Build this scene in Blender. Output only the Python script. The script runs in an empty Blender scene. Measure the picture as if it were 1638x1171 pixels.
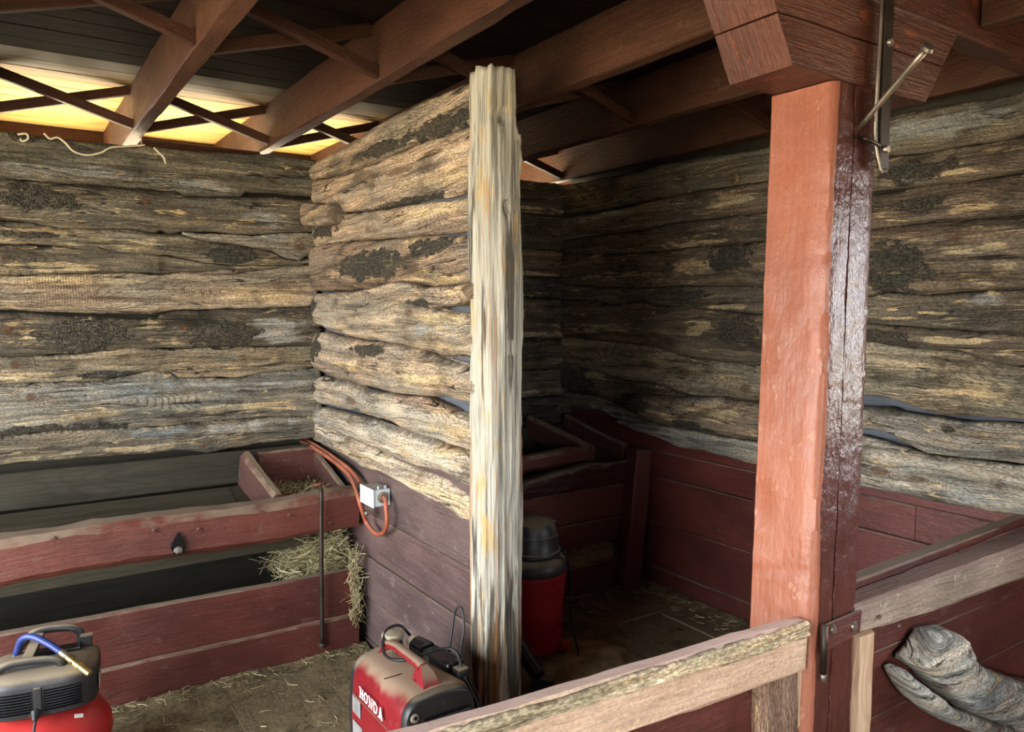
import bpy, bmesh, math, random
import numpy as np
from mathutils import Vector, Matrix, noise
R = math.radians
random.seed(7)
SC = bpy.context.scene
COL = SC.collection

# ------------------------------------------------------------------ camera, world, sun, exposure
FPX, CAMH = 1230.0, 1.69
YAW, PITCH = R(33.7), math.atan(90 / 1230)
cam = bpy.data.cameras.new('camera'); camo = bpy.data.objects.new('camera', cam); COL.objects.link(camo)
cam.sensor_fit = 'HORIZONTAL'; cam.sensor_width = 36.0; cam.lens = 36.0 * FPX / 1638.0
cam.clip_start = 0.03; cam.clip_end = 300
camo.location = (0, 0, CAMH); camo.rotation_euler = (math.pi / 2 - PITCH, 0, -YAW)
SC.camera = camo
W = bpy.data.worlds.new('daylight_sky'); SC.world = W; W.use_nodes = True
bg = W.node_tree.nodes['Background']; bg.inputs[0].default_value = (0.90, 0.95, 1.0, 1); bg.inputs[1].default_value = 2.2
sun = bpy.data.lights.new('sun', 'SUN'); suno = bpy.data.objects.new('sun', sun); COL.objects.link(suno)
sun.energy = 7.5; sun.angle = R(0.6); sun.color = (1.0, 0.93, 0.82)
suno.rotation_euler = Vector((-0.8, -0.8, -1.0)).to_track_quat('-Z', 'Y').to_euler()
# daylight entering by the open barn side, a doorway and an unseen fill window (guides sampling of the sky through the opening)
for nm, loc, rot, sx, sy in [('open_side_portal', (-2.42, 1.7, 1.2), (0, R(-90), 0), 2.4, 3.9), ('doorway_portal', (-.75, -3.52, 1.1), (R(90), 0, 0), 1.7, 2.2), ('fill_window_portal', (3.34, 0, 1.7), (0, R(90), 0), 1.0, 1.2)]:
    L = bpy.data.lights.new(nm, 'AREA'); L.shape = 'RECTANGLE'; L.size = sx; L.size_y = sy
    L.cycles.is_portal = True
    o = bpy.data.objects.new(nm, L); COL.objects.link(o); o.location = loc; o.rotation_euler = rot
SC.view_settings.view_transform = 'Standard'; SC.view_settings.look = 'None'
SC.view_settings.gamma = 1.0; SC.view_settings.use_curve_mapping = False
SC.view_settings.exposure = 3.08
SC.cycles.use_denoising = True
SC.cycles.max_bounces = 8; SC.cycles.diffuse_bounces = 5

# ------------------------------------------------------------------ photo measurements -> world planes
_fw = Vector((math.sin(YAW) * math.cos(PITCH), math.cos(YAW) * math.cos(PITCH), -math.sin(PITCH)))
_rt = Vector((math.cos(YAW), -math.sin(YAW), 0)); _up = _rt.cross(_fw)
def at(x, y, ax, val):
    r = _fw + _rt * ((x - 819) / FPX) - _up * ((y - 585.5) / FPX)
    c = Vector((0, 0, CAMH)); return c + r * ((val - c[ax]) / r[ax])
def Z(x0, y0, s):                       # measured in an enlarged crop
    return lambda *p: [(x0 + a * s, y0 + b * s) for a, b in p]
def lin(c):
    c /= 255.0
    return c / 12.92 if c <= .04045 else ((c + .055) / 1.055) ** 2.4
def C(r, g, b, k=1.0): return (lin(r) * k, lin(g) * k, lin(b) * k, 1)

# ------------------------------------------------------------------ node helpers
def newmat(name):
    m = bpy.data.materials.new(name); m.use_nodes = True
    t = m.node_tree; return m, t, t.nodes['Principled BSDF']
def nd(t, typ, ins=None, **props):
    n = t.nodes.new(typ)
    for k, v in props.items(): setattr(n, k, v)
    for k, v in (ins or {}).items():
        s = n.inputs[k]
        if hasattr(v, 'is_linked') or hasattr(v, 'links'): t.links.new(v, s)
        else: s.default_value = v
    return n
def MA(t, op, a, b=0.5, c=None, clamp=False):
    ins = {0: a, 1: b}
    if c is not None: ins[2] = c
    return nd(t, 'ShaderNodeMath', ins, operation=op, use_clamp=clamp).outputs[0]
def MX(t, f, a, b, blend='MIX'):
    return nd(t, 'ShaderNodeMix', {0: f, 6: a, 7: b}, data_type='RGBA', blend_type=blend).outputs[2]
def SS(t, v, lo, hi, a=0.0, b=1.0):
    return nd(t, 'ShaderNodeMapRange', {0: v, 1: lo, 2: hi, 3: a, 4: b}, interpolation_type='SMOOTHSTEP').outputs[0]
def NZ(t, P, sc, detail=3.0, rough=0.55, dist=0.0):
    v = nd(t, 'ShaderNodeVectorMath', {0: P, 1: sc}, operation='MULTIPLY').outputs[0]
    return nd(t, 'ShaderNodeTexNoise', {'Vector': v, 'Scale': 1.0, 'Detail': detail, 'Roughness': rough, 'Distortion': dist}).outputs['Fac']
def BUMP(t, h, strength, dist, prev=None):
    ins = {'Strength': strength, 'Distance': dist, 'Height': h}
    if prev is not None: ins['Normal'] = prev
    return nd(t, 'ShaderNodeBump', ins).outputs[0]
def uvrand(t):
    uv = nd(t, 'ShaderNodeUVMap', uv_map='UVMap').outputs[0]
    oi = nd(t, 'ShaderNodeObjectInfo')
    r = oi.outputs['Random']
    off = nd(t, 'ShaderNodeCombineXYZ', {0: MA(t, 'MULTIPLY', r, 53.0), 1: MA(t, 'MULTIPLY', r, 97.0), 2: MA(t, 'MULTIPLY', r, 31.0)}).outputs[0]
    return nd(t, 'ShaderNodeVectorMath', {0: uv, 1: off}, operation='ADD').outputs[0], oi

# ------------------------------------------------------------------ materials
def mat_log():
    m, t, b = newmat('weathered_log'); P, oi = uvrand(t)
    at_ = nd(t, 'ShaderNodeAttribute', attribute_name='pat')
    sep = nd(t, 'ShaderNodeSeparateColor', {0: at_.outputs['Color']})
    bark_a, tan_a, grey_a, knot = sep.outputs[0], sep.outputs[1], sep.outputs[2], at_.outputs['Alpha']
    w1 = NZ(t, P, (2.2, 7, 1), 3)
    wv = nd(t, 'ShaderNodeCombineXYZ', {0: MA(t, 'MULTIPLY_ADD', w1, 0.10, -0.05), 1: MA(t, 'MULTIPLY_ADD', w1, 0.07, -0.035), 2: 0.0}).outputs[0]
    Q = nd(t, 'ShaderNodeVectorMath', {0: P, 1: wv}, operation='ADD').outputs[0]
    fibre = NZ(t, Q, (5, 190, 1), 4, .62)
    streak = NZ(t, Q, (1.6, 30, 1), 5, .62)
    blotch = NZ(t, P, (4.0, 9, 1), 5, .6)
    big = NZ(t, P, (1.3, 4, 1), 2, .5)
    fine = NZ(t, P, (120, 160, 1), 3, .6)
    cont = MA(t, 'ADD', NZ(t, Q, (1.1, 7, 1), 1.5, .4), MA(t, 'MULTIPLY', knot, .26))
    ring = MA(t, 'SINE', MA(t, 'MULTIPLY', cont, 230.0))
    ringm = MA(t, 'MULTIPLY', SS(t, ring, .2, .95), SS(t, MA(t, 'ADD', big, MA(t, 'MULTIPLY', knot, .4)), .42, .6))
    base = nd(t, 'ShaderNodeHueSaturation', {'Saturation': .5, 'Color': oi.outputs['Color']}).outputs[0]
    dark = MX(t, 1.0, base, (.20, .19, .18, 1), 'MULTIPLY')
    light = MX(t, 1.0, base, (2.0, 1.90, 1.74, 1), 'MULTIPLY')
    f = MA(t, 'ADD', MA(t, 'MULTIPLY', SS(t, fibre, .3, .7), .45), MA(t, 'MULTIPLY', SS(t, streak, .32, .68), .55))
    col = MX(t, f, dark, light)
    col = MX(t, MA(t, 'MULTIPLY', ringm, .42), col, MX(t, 1.0, base, (.30, .25, .20, 1), 'MULTIPLY'))
    greycol = MX(t, f, C(66, 68, 68), C(196, 197, 194))
    col = MX(t, MA(t, 'MULTIPLY', SS(t, MA(t, 'ADD', MA(t, 'MULTIPLY', grey_a, .5), MA(t, 'ADD', MA(t, 'MULTIPLY', blotch, .8), MA(t, 'MULTIPLY_ADD', streak, .9, -.85))), .22, .5), .8), col, greycol)
    tancol = MX(t, f, C(116, 92, 62), C(224, 205, 166))
    brk = MA(t, 'ADD', MA(t, 'MULTIPLY', streak, 1.3), MA(t, 'MULTIPLY', NZ(t, Q, (9, 60, 1), 4, .65), .9))
    tm = SS(t, MA(t, 'ADD', MA(t, 'MULTIPLY', tan_a, .48), MA(t, 'ADD', brk, -1.1)), .30, .44)
    col = MX(t, MA(t, 'MULTIPLY', tm, .82), col, tancol)
    st = SS(t, blotch, .50, .70)
    col = MX(t, MA(t, 'MULTIPLY', st, .72), col, MX(t, 1.0, base, (.20, .16, .13, 1), 'MULTIPLY'))
    kd = MA(t, 'MULTIPLY', SS(t, knot, .74, .9), .7)
    col = MX(t, kd, col, C(92, 62, 38))
    crack = MA(t, 'LESS_THAN', MA(t, 'ABSOLUTE', MA(t, 'SUBTRACT', NZ(t, Q, (.9, 15, 1), 3, .5), .52)), .0065)
    crack = MA(t, 'MULTIPLY', crack, SS(t, NZ(t, P, (2.3, 6, 1), 2), .44, .52))
    col = MX(t, MA(t, 'MULTIPLY', crack, .85), col, C(20, 15, 11))
    vor = nd(t, 'ShaderNodeTexVoronoi', {'Vector': nd(t, 'ShaderNodeVectorMath', {0: Q, 1: (130, 190, 1)}, operation='MULTIPLY').outputs[0], 'Scale': 1.0}).outputs['Distance']
    bn = NZ(t, P, (60, 90, 1), 5, .7)
    bm_ = SS(t, MA(t, 'ADD', bark_a, MA(t, 'MULTIPLY_ADD', NZ(t, P, (18, 28, 1), 4, .6), 1.3, -.65)), .44, .52)
    barkcol = MX(t, SS(t, MA(t, 'ADD', MA(t, 'MULTIPLY', bn, .6), MA(t, 'MULTIPLY', fine, .5)), .35, .75), C(34, 32, 28), C(116, 110, 98))
    col = MX(t, bm_, col, barkcol)
    # insect galleries / flecks of fresh wood
    fl = SS(t, NZ(t, Q, (7, 110, 1), 3, .5), .66, .72)
    col = MX(t, MA(t, 'MULTIPLY', fl, .55), col, C(212, 190, 146))
    ln = MA(t, 'LESS_THAN', MA(t, 'ABSOLUTE', MA(t, 'SUBTRACT', NZ(t, Q, (1.7, 24, 1), 2, .5), .47)), .009)
    ln = MA(t, 'MULTIPLY', ln, MA(t, 'MULTIPLY', SS(t, NZ(t, P, (5, 14, 1), 3), .50, .60), MA(t, 'SUBTRACT', 1.0, bm_)))
    col = MX(t, MA(t, 'MULTIPLY', ln, .7), col, C(214, 188, 140))
    spk = SS(t, NZ(t, P, (70, 240, 1), 4, .7), .36, .64)
    col = MX(t, 1.0, col, MX(t, spk, (.50, .48, .46, 1), (1.38, 1.38, 1.38, 1)), 'MULTIPLY')
    hue = SS(t, NZ(t, P, (3.0, 11, 1), 3, .6), .36, .64)
    col = MX(t, 1.0, col, MX(t, hue, (.82, .87, .89, 1), (1.12, 1.06, .98, 1)), 'MULTIPLY')
    sx = nd(t, 'ShaderNodeSeparateXYZ', {0: P}).outputs[0]
    saw = SS(t, MA(t, 'SINE', MA(t, 'ADD', MA(t, 'MULTIPLY', sx, 520.0), MA(t, 'MULTIPLY', streak, 9.0))), .25, .8)
    saw = MA(t, 'MULTIPLY', MA(t, 'MULTIPLY', saw, SS(t, NZ(t, P, (2.5, 16, 1), 3), .46, .60)), MA(t, 'SUBTRACT', 1.0, oi.outputs['Alpha']))
    col = MX(t, MA(t, 'MULTIPLY', saw, .6), col, C(98, 66, 50))
    t.links.new(col, b.inputs['Base Color'])
    b.inputs['Roughness'].default_value = .78
    b.inputs['Specular IOR Level'].default_value = .35
    h = MA(t, 'ADD', MA(t, 'MULTIPLY', fibre, .5), MA(t, 'MULTIPLY', streak, 1.0))
    h = MA(t, 'SUBTRACT', h, MA(t, 'MULTIPLY', ringm, .25))
    h = MA(t, 'SUBTRACT', h, MA(t, 'MULTIPLY', crack, .9))
    hb = MA(t, 'ADD', MA(t, 'MULTIPLY', vor, 1.6), MA(t, 'MULTIPLY', bn, 2.0))
    h = nd(t, 'ShaderNodeMix', {0: bm_, 2: h, 3: hb}).outputs[0]
    t.links.new(BUMP(t, h, .9, .010), b.inputs['Normal'])
    return m
def mat_paint(name, c1, c2, rough=.42, fb=.5, lb=.5, det=1.0, dust=.8, wear=.5, bump=.5, wood=C(120, 100, 82), spec=.5, dustcol=C(142, 124, 104)):
    m, t, b = newmat(name); P, oi = uvrand(t)
    fibre = NZ(t, P, (4, 120, 1), 4, .6); mid = NZ(t, P, (14, 22, 1), 4, .6); big = NZ(t, P, (2.0, 3.5, 1), 3, .55)
    lump = NZ(t, P, (38, 60, 1), 3, .6)
    col = MX(t, SS(t, MA(t, 'ADD', MA(t, 'MULTIPLY', big, .6), MA(t, 'MULTIPLY', fibre, .4)), .35, .65), c1, c2)
    col = MX(t, 1.0, col, oi.outputs['Color'], 'MULTIPLY')
    col = MX(t, 1.0, col, MX(t, SS(t, MA(t, 'ADD', MA(t, 'MULTIPLY', NZ(t, P, (9, 260, 1), 4, .7), .5), MA(t, 'MULTIPLY', NZ(t, P, (90, 130, 1), 3, .7), .5)), .36, .64), (1 - .26 * det, 1 - .28 * det, 1 - .28 * det, 1), (1 + .24 * det, 1 + .24 * det, 1 + .24 * det, 1)), 'MULTIPLY')
    wm = MA(t, 'MULTIPLY', SS(t, MA(t, 'ADD', mid, MA(t, 'MULTIPLY_ADD', NZ(t, P, (60, 90, 1), 3, .7), .5, -.25)), .66 - .05 * wear, .70 - .05 * wear), min(1, wear))
    col = MX(t, wm, col, wood)
    g = nd(t, 'ShaderNodeNewGeometry'); nz = nd(t, 'ShaderNodeSeparateXYZ', {0: g.outputs['Normal']}).outputs[2]
    du = MA(t, 'MULTIPLY', SS(t, MA(t, 'ADD', nz, MA(t, 'MULTIPLY_ADD', mid, .8, -.4)), .45, .95), dust)
    col = MX(t, du, col, dustcol)
    t.links.new(col, b.inputs['Base Color'])
    t.links.new(MA(t, 'ADD', MA(t, 'MULTIPLY', du, .45), MA(t, 'MULTIPLY_ADD', mid, .35, rough - .17), clamp=True), b.inputs['Roughness'])
    b.inputs['Specular IOR Level'].default_value = spec
    h = MA(t, 'ADD', MA(t, 'MULTIPLY', fibre, fb), MA(t, 'ADD', MA(t, 'MULTIPLY', mid, .7), MA(t, 'MULTIPLY', lump, lb)))
    t.links.new(BUMP(t, h, bump, .008), b.inputs['Normal'])
    return m
def mat_timber(name, c1, c2, rough=.8, stain=.5, bump=.5, rings=.35, spec=.3):
    m, t, b = newmat(name); P, oi = uvrand(t)
    w1 = NZ(t, P, (1.8, 6, 1), 2)
    wv = nd(t, 'ShaderNodeCombineXYZ', {0: 0.0, 1: MA(t, 'MULTIPLY_ADD', w1, .06, -.03), 2: 0.0}).outputs[0]
    Q = nd(t, 'ShaderNodeVectorMath', {0: P, 1: wv}, operation='ADD').outputs[0]
    fibre = NZ(t, Q, (4, 150, 1), 4, .6); streak = NZ(t, Q, (1.2, 26, 1), 4, .6); bl = NZ(t, P, (4, 9, 1), 4, .6)
    ring = MA(t, 'SINE', MA(t, 'MULTIPLY', NZ(t, Q, (.9, 6, 1), 1, .4), 120.0))
    f = MA(t, 'ADD', MA(t, 'MULTIPLY', SS(t, fibre, .3, .7), .5), MA(t, 'MULTIPLY', SS(t, streak, .3, .7), .5))
    col = MX(t, f, c1, c2)
    col = MX(t, MA(t, 'MULTIPLY', SS(t, ring, .3, .95), rings), col, c1)
    col = MX(t, MA(t, 'MULTIPLY', SS(t, bl, .5, .72), stain), col, MX(t, 1.0, c1, (.45, .4, .38, 1), 'MULTIPLY'))
    col = MX(t, 1.0, col, oi.outputs['Color'], 'MULTIPLY')
    t.links.new(col, b.inputs['Base Color']); b.inputs['Roughness'].default_value = rough
    b.inputs['Specular IOR Level'].default_value = spec
    t.links.new(BUMP(t, MA(t, 'ADD', MA(t, 'MULTIPLY', fibre, .6), streak), bump, .006), b.inputs['Normal'])
    return m
def mat_plain(name, c, rough=.5, metal=0.0, dust=0.0, var=.25, bump=.15, spec=.5, sc=40.0, dustcol=C(150, 134, 110), dlo=.3):
    m, t, b = newmat(name)
    P = nd(t, 'ShaderNodeTexCoord').outputs['Object']
    n = NZ(t, P, (sc, sc, sc), 4, .6); n2 = NZ(t, P, (sc * .2, sc * .2, sc * .2), 3)
    col = MX(t, SS(t, n2, .35, .65), tuple(x * (1 - var) for x in c[:3]) + (1,), tuple(min(1, x * (1 + var)) for x in c[:3]) + (1,))
    g = nd(t, 'ShaderNodeNewGeometry'); nz = nd(t, 'ShaderNodeSeparateXYZ', {0: g.outputs['Normal']}).outputs[2]
    if dust:
        du = MA(t, 'MULTIPLY', SS(t, MA(t, 'ADD', nz, MA(t, 'MULTIPLY_ADD', n2, 1.0, -.5)), dlo, .9), dust)
        du = MA(t, 'MAXIMUM', du, MA(t, 'MULTIPLY', SS(t, n, .62, .72), dust * .25))
        col = MX(t, du, col, dustcol)
        t.links.new(MA(t, 'MULTIPLY_ADD', du, .5, rough, clamp=True), b.inputs['Roughness'])
    else: b.inputs['Roughness'].default_value = rough
    t.links.new(col, b.inputs['Base Color']); b.inputs['Metallic'].default_value = metal
    b.inputs['Specular IOR Level'].default_value = spec
    if bump: t.links.new(BUMP(t, n, bump, .002), b.inputs['Normal'])
    return m
def mat_floor():
    m, t, b = newmat('dirty_floor_boards'); P, oi = uvrand(t)
    wp = nd(t, 'ShaderNodeNewGeometry').outputs['Position']
    fibre = NZ(t, P, (3, 90, 1), 4, .6); n1 = NZ(t, wp, (5, 5, 5), 5, .62); n2 = NZ(t, wp, (45, 45, 45), 4, .65); n3 = NZ(t, wp, (160, 160, 160), 2, .5)
    col = MX(t, SS(t, fibre, .3, .7), C(92, 80, 62), C(138, 124, 98))
    col = MX(t, SS(t, n1, .42, .62), col, MX(t, n2, C(108, 94, 72), C(150, 134, 104)))
    col = MX(t, MA(t, 'MULTIPLY', SS(t, n2, .60, .70), .7), col, C(58, 48, 36))
    col = MX(t, MA(t, 'MULTIPLY', SS(t, n3, .68, .74), .7), col, C(196, 178, 130))
    t.links.new(col, b.inputs['Base Color']); b.inputs['Roughness'].default_value = .92
    b.inputs['Specular IOR Level'].default_value = .2
    t.links.new(BUMP(t, MA(t, 'ADD', MA(t, 'MULTIPLY', n2, .8), MA(t, 'MULTIPLY', n3, .4)), .7, .012), b.inputs['Normal'])
    return m
def mat_straw():
    m, t, b = newmat('dry_straw')
    g = nd(t, 'ShaderNodeNewGeometry')
    r = nd(t, 'ShaderNodeValToRGB', {0: g.outputs['Random Per Island']})
    e = r.color_ramp.elements; e[0].color = C(112, 104, 74); e[1].color = C(216, 205, 166)
    x = r.color_ramp.elements.new(.45); x.color = C(166, 154, 110)
    t.links.new(r.outputs[0], b.inputs['Base Color']); b.inputs['Roughness'].default_value = .7
    return m
LOG = mat_log()
RED = mat_paint('barn_red_paint', C(76, 40, 34), C(102, 55, 46), rough=.5, dust=.85, wear=.25, bump=.55)
POSTRED = mat_paint('glossy_red_post_paint', C(142, 84, 63), C(162, 99, 75), rough=.40, dust=.0, wear=.25, bump=.5, wood=C(206, 170, 140), spec=.45, fb=.12, lb=.35, det=.4)
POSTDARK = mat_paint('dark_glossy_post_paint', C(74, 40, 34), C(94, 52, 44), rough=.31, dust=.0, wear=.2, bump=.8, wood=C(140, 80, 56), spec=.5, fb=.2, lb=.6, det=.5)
PURP = mat_paint('faded_oxblood_boards', C(78, 64, 62), C(108, 90, 87), rough=.42, dust=.5, wear=.3, bump=.45, wood=C(150, 140, 138), spec=.6)
BROWN = mat_paint('brown_joist_paint', C(62, 38, 26), C(88, 56, 39), rough=.6, dust=.3, wear=.2, bump=.6, wood=C(120, 96, 78), spec=.3)
DECK = mat_timber('pine_roof_boards', C(172, 132, 66), C(240, 206, 128), rough=.6, stain=.3, bump=.6, spec=.5)
DECKD = mat_timber('dark_roof_boards', C(20, 14, 11), C(38, 27, 20), rough=.75, stain=.5, bump=.8, spec=.08)
OLD = mat_timber('grey_old_timber', C(92, 86, 76), C(196, 188, 174), rough=.8, stain=.55, bump=.8)
PALE = mat_timber('pale_sawn_wood', C(176, 138, 110), C(226, 196, 164), rough=.75, stain=.35, bump=.6)
TROUGH = mat_timber('dark_trough_boards', C(40, 37, 29), C(68, 63, 50), rough=.65, stain=.3, bump=.3)
PANEL = mat_timber('blue_grey_backing', C(70, 74, 82), C(104, 109, 118), rough=.7, stain=.3, bump=.2, rings=.05)
FLOOR = mat_floor(); STRAW = mat_straw()
IRON = mat_plain('dark_iron', C(62, 54, 48), .45, .7, dust=.3)
IRONL = mat_plain('worn_steel', C(150, 138, 126), .4, .8)
BRASS = mat_plain('brass', C(205, 178, 112), .28, .9)
BLACK = mat_plain('black_plastic', C(34, 34, 36), .42, dust=.75, var=.15, bump=.05)
BLACKC = mat_plain('clean_black_plastic', C(20, 20, 22), .25, var=.15, bump=.03, sc=60)
RUB = mat_plain('black_rubber', C(30, 30, 32), .5, bump=.02)
REDP = mat_plain('red_plastic', C(122, 22, 30), .38, dust=.8, var=.1, bump=.05, dlo=.45)
REDT = mat_plain('red_enamel_tank', C(170, 22, 30), .3, dust=.1, var=.05, bump=.02)
VACR = mat_plain('red_bucket_plastic', C(150, 16, 30), .35, dust=.2, var=.08, bump=.03)
GREYP = mat_plain('dusty_grey_plastic', C(150, 142, 122), .6, dust=.5)
BLACKG = mat_plain('dusty_charcoal_plastic', C(40, 40, 40), .45, dust=.4, var=.2, bump=.05, dlo=.6)
STICK = mat_plain('grey_sticker', C(126, 124, 122), .5, var=.3, bump=0)
WHITE = mat_plain('white_print', C(226, 224, 220), .5, var=.05, bump=0)
BOXW = mat_plain('pale_blue_grey_box', C(196, 208, 210), .45, dust=.6, var=.06, bump=.03)
ORANGE = mat_plain('orange_cable', C(160, 84, 60), .5, dust=.3, var=.2)
BLUE = mat_plain('blue_hose', C(46, 62, 128), .4)
TARP = mat_plain('tan_sacking', C(152, 134, 98), .9, var=.3, bump=.6, sc=60)
FOAM = mat_plain('pale_torn_bark', C(200, 194, 170), .9, var=.3, bump=1.0, sc=45)
BARKM = mat_plain('grey_rough_bark', C(96, 90, 80), .95, var=.4, bump=1.0, sc=90)
CORDW = mat_plain('white_wire', C(206, 196, 176), .5)
GROUND = mat_plain('sunlit_dry_yard', C(164, 150, 122), .95, var=.15, bump=.3, sc=3)

# ------------------------------------------------------------------ object helpers
def tag(o, label, cat, group=None, kind=None):
    o['label'] = label
    if cat: o['category'] = cat
    if group: o['group'] = group
    if kind: o['kind'] = kind
    return o
def struct(o, label=None):
    o['kind'] = 'structure'
    if label: o['label'] = label
    return o
def empty(name, loc=(0, 0, 0), rz=0.0):
    o = bpy.data.objects.new(name, None); COL.objects.link(o); o.location = loc; o.rotation_euler = (0, 0, rz); return o
def link(name, me, mat, parent=None, color=None):
    if mat is not None and not me.materials: me.materials.append(mat)
    o = bpy.data.objects.new(name, me); COL.objects.link(o)
    if parent is not None: o.parent = parent
    o.color = color if color else (1, 1, 1, 1)
    return o
def mesh(name, verts, faces, uvs=None, smooth=True, flatfaces=()):
    me = bpy.data.meshes.new(name); me.from_pydata([tuple(v) for v in verts], [], faces)
    if uvs is not None:
        ul = me.uv_layers.new(name='UVMap'); li = np.zeros(len(me.loops), dtype=np.int32); me.loops.foreach_get('vertex_index', li)
        ul.data.foreach_set('uv', np.asarray(uvs, dtype=np.float32)[li].ravel())
    sm = np.full(len(me.polygons), smooth, dtype=bool)
    for f in flatfaces: sm[f] = False
    me.polygons.foreach_set('use_smooth', sm)
    me.update(); return me
def fix_normals(me):
    b = bmesh.new(); b.from_mesh(me); bmesh.ops.recalc_face_normals(b, faces=b.faces[:]); b.to_mesh(me); b.free(); return me
def fbm(x, y, z=0.0, o=3): return noise.fractal((x, y, z), 1.0, 2.0, o)

# --- timber: a rough box section swept from a to b (chamfered edges, wandering faces)
def timber(name, parent, mat, a, b, w, h, up=(0, 0, 1), ch=.006, wob=.003, seg=.10, color=None, endcut=None, ends=(1, 1), seed=None):
    a, b = Vector(a), Vector(b); ax = (b - a); L = ax.length; ax.normalize()
    up = Vector(up); side = ax.cross(up).normalized(); up = side.cross(ax).normalized()
    n = max(2, int(L / seg) + 1); sd = seed if seed is not None else random.uniform(0, 500)
    hw, hh = w / 2, h / 2; ch = min(ch, hw * .6, hh * .6)
    # two loops for each chamfer so that the shading of faces stays flat
    sec = [(-hw, -hh + ch), (-hw, hh - ch), (-hw + ch, hh), (hw - ch, hh), (hw, hh - ch), (hw, -hh + ch), (hw - ch, -hh), (-hw + ch, -hh)]
    per = [0]
    for i in range(8):
        p, q = sec[i], sec[(i + 1) % 8]; per.append(per[-1] + math.hypot(p[0] - q[0], p[1] - q[1]))
    V, U, F = [], [], []
    for i in range(n):
        s = L * i / (n - 1); k = ends[0] + (ends[1] - ends[0]) * i / (n - 1)
        for j in range(9):
            x, y = sec[j % 8]; jj = j % 8
            d1 = wob * fbm(sd + s * 1.7, jj // 2 * 3.1 + sd) + wob * .5 * fbm(sd + s * 9, jj * 2.3 + sd)
            d2 = wob * fbm(sd + 40 + s * 1.7, jj // 2 * 3.1) + wob * .5 * fbm(sd + 70 + s * 9, jj * 2.3)
            cut = endcut(i == 0, x, y) if endcut and i in (0, n - 1) else 0.0
            V.append(a + ax * (s + cut) + side * (x * k + d1) + up * (y * k + d2)); U.append((s, per[j]))
    for i in range(n - 1):
        for j in range(8):
            F.append((i * 9 + j, i * 9 + j + 1, (i + 1) * 9 + j + 1, (i + 1) * 9 + j))
    nf = len(F)
    for i, base in ((0, 0), (1, (n - 1) * 9)):
        ii = len(V)
        for j in range(8): V.append(Vector(V[base + j])); U.append((sec[j][0] + 7, sec[j][1] + 3))
        F.append(tuple(range(ii, ii + 8)) if i else tuple(range(ii + 7, ii - 1, -1)))
    me = mesh(name, V, F, U, smooth=True)
    try: me.set_sharp_from_angle(angle=R(28))
    except Exception: pass
    return link(name, me, mat, parent, color)
def tbox(name, parent, mat, x0, x1, y0, y1, z0, z1, axis='x', **k):
    cx, cy, cz = (x0 + x1) / 2, (y0 + y1) / 2, (z0 + z1) / 2
    if axis == 'x': return timber(name, parent, mat, (x0, cy, cz), (x1, cy, cz), y1 - y0, z1 - z0, **k)
    if axis == 'y': return timber(name, parent, mat, (cx, y0, cz), (cx, y1, cz), x1 - x0, z1 - z0, **k)
    return timber(name, parent, mat, (cx, cy, z0), (cx, cy, z1), x1 - x0, y1 - y0, up=(0, 1, 0), **k)

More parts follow.
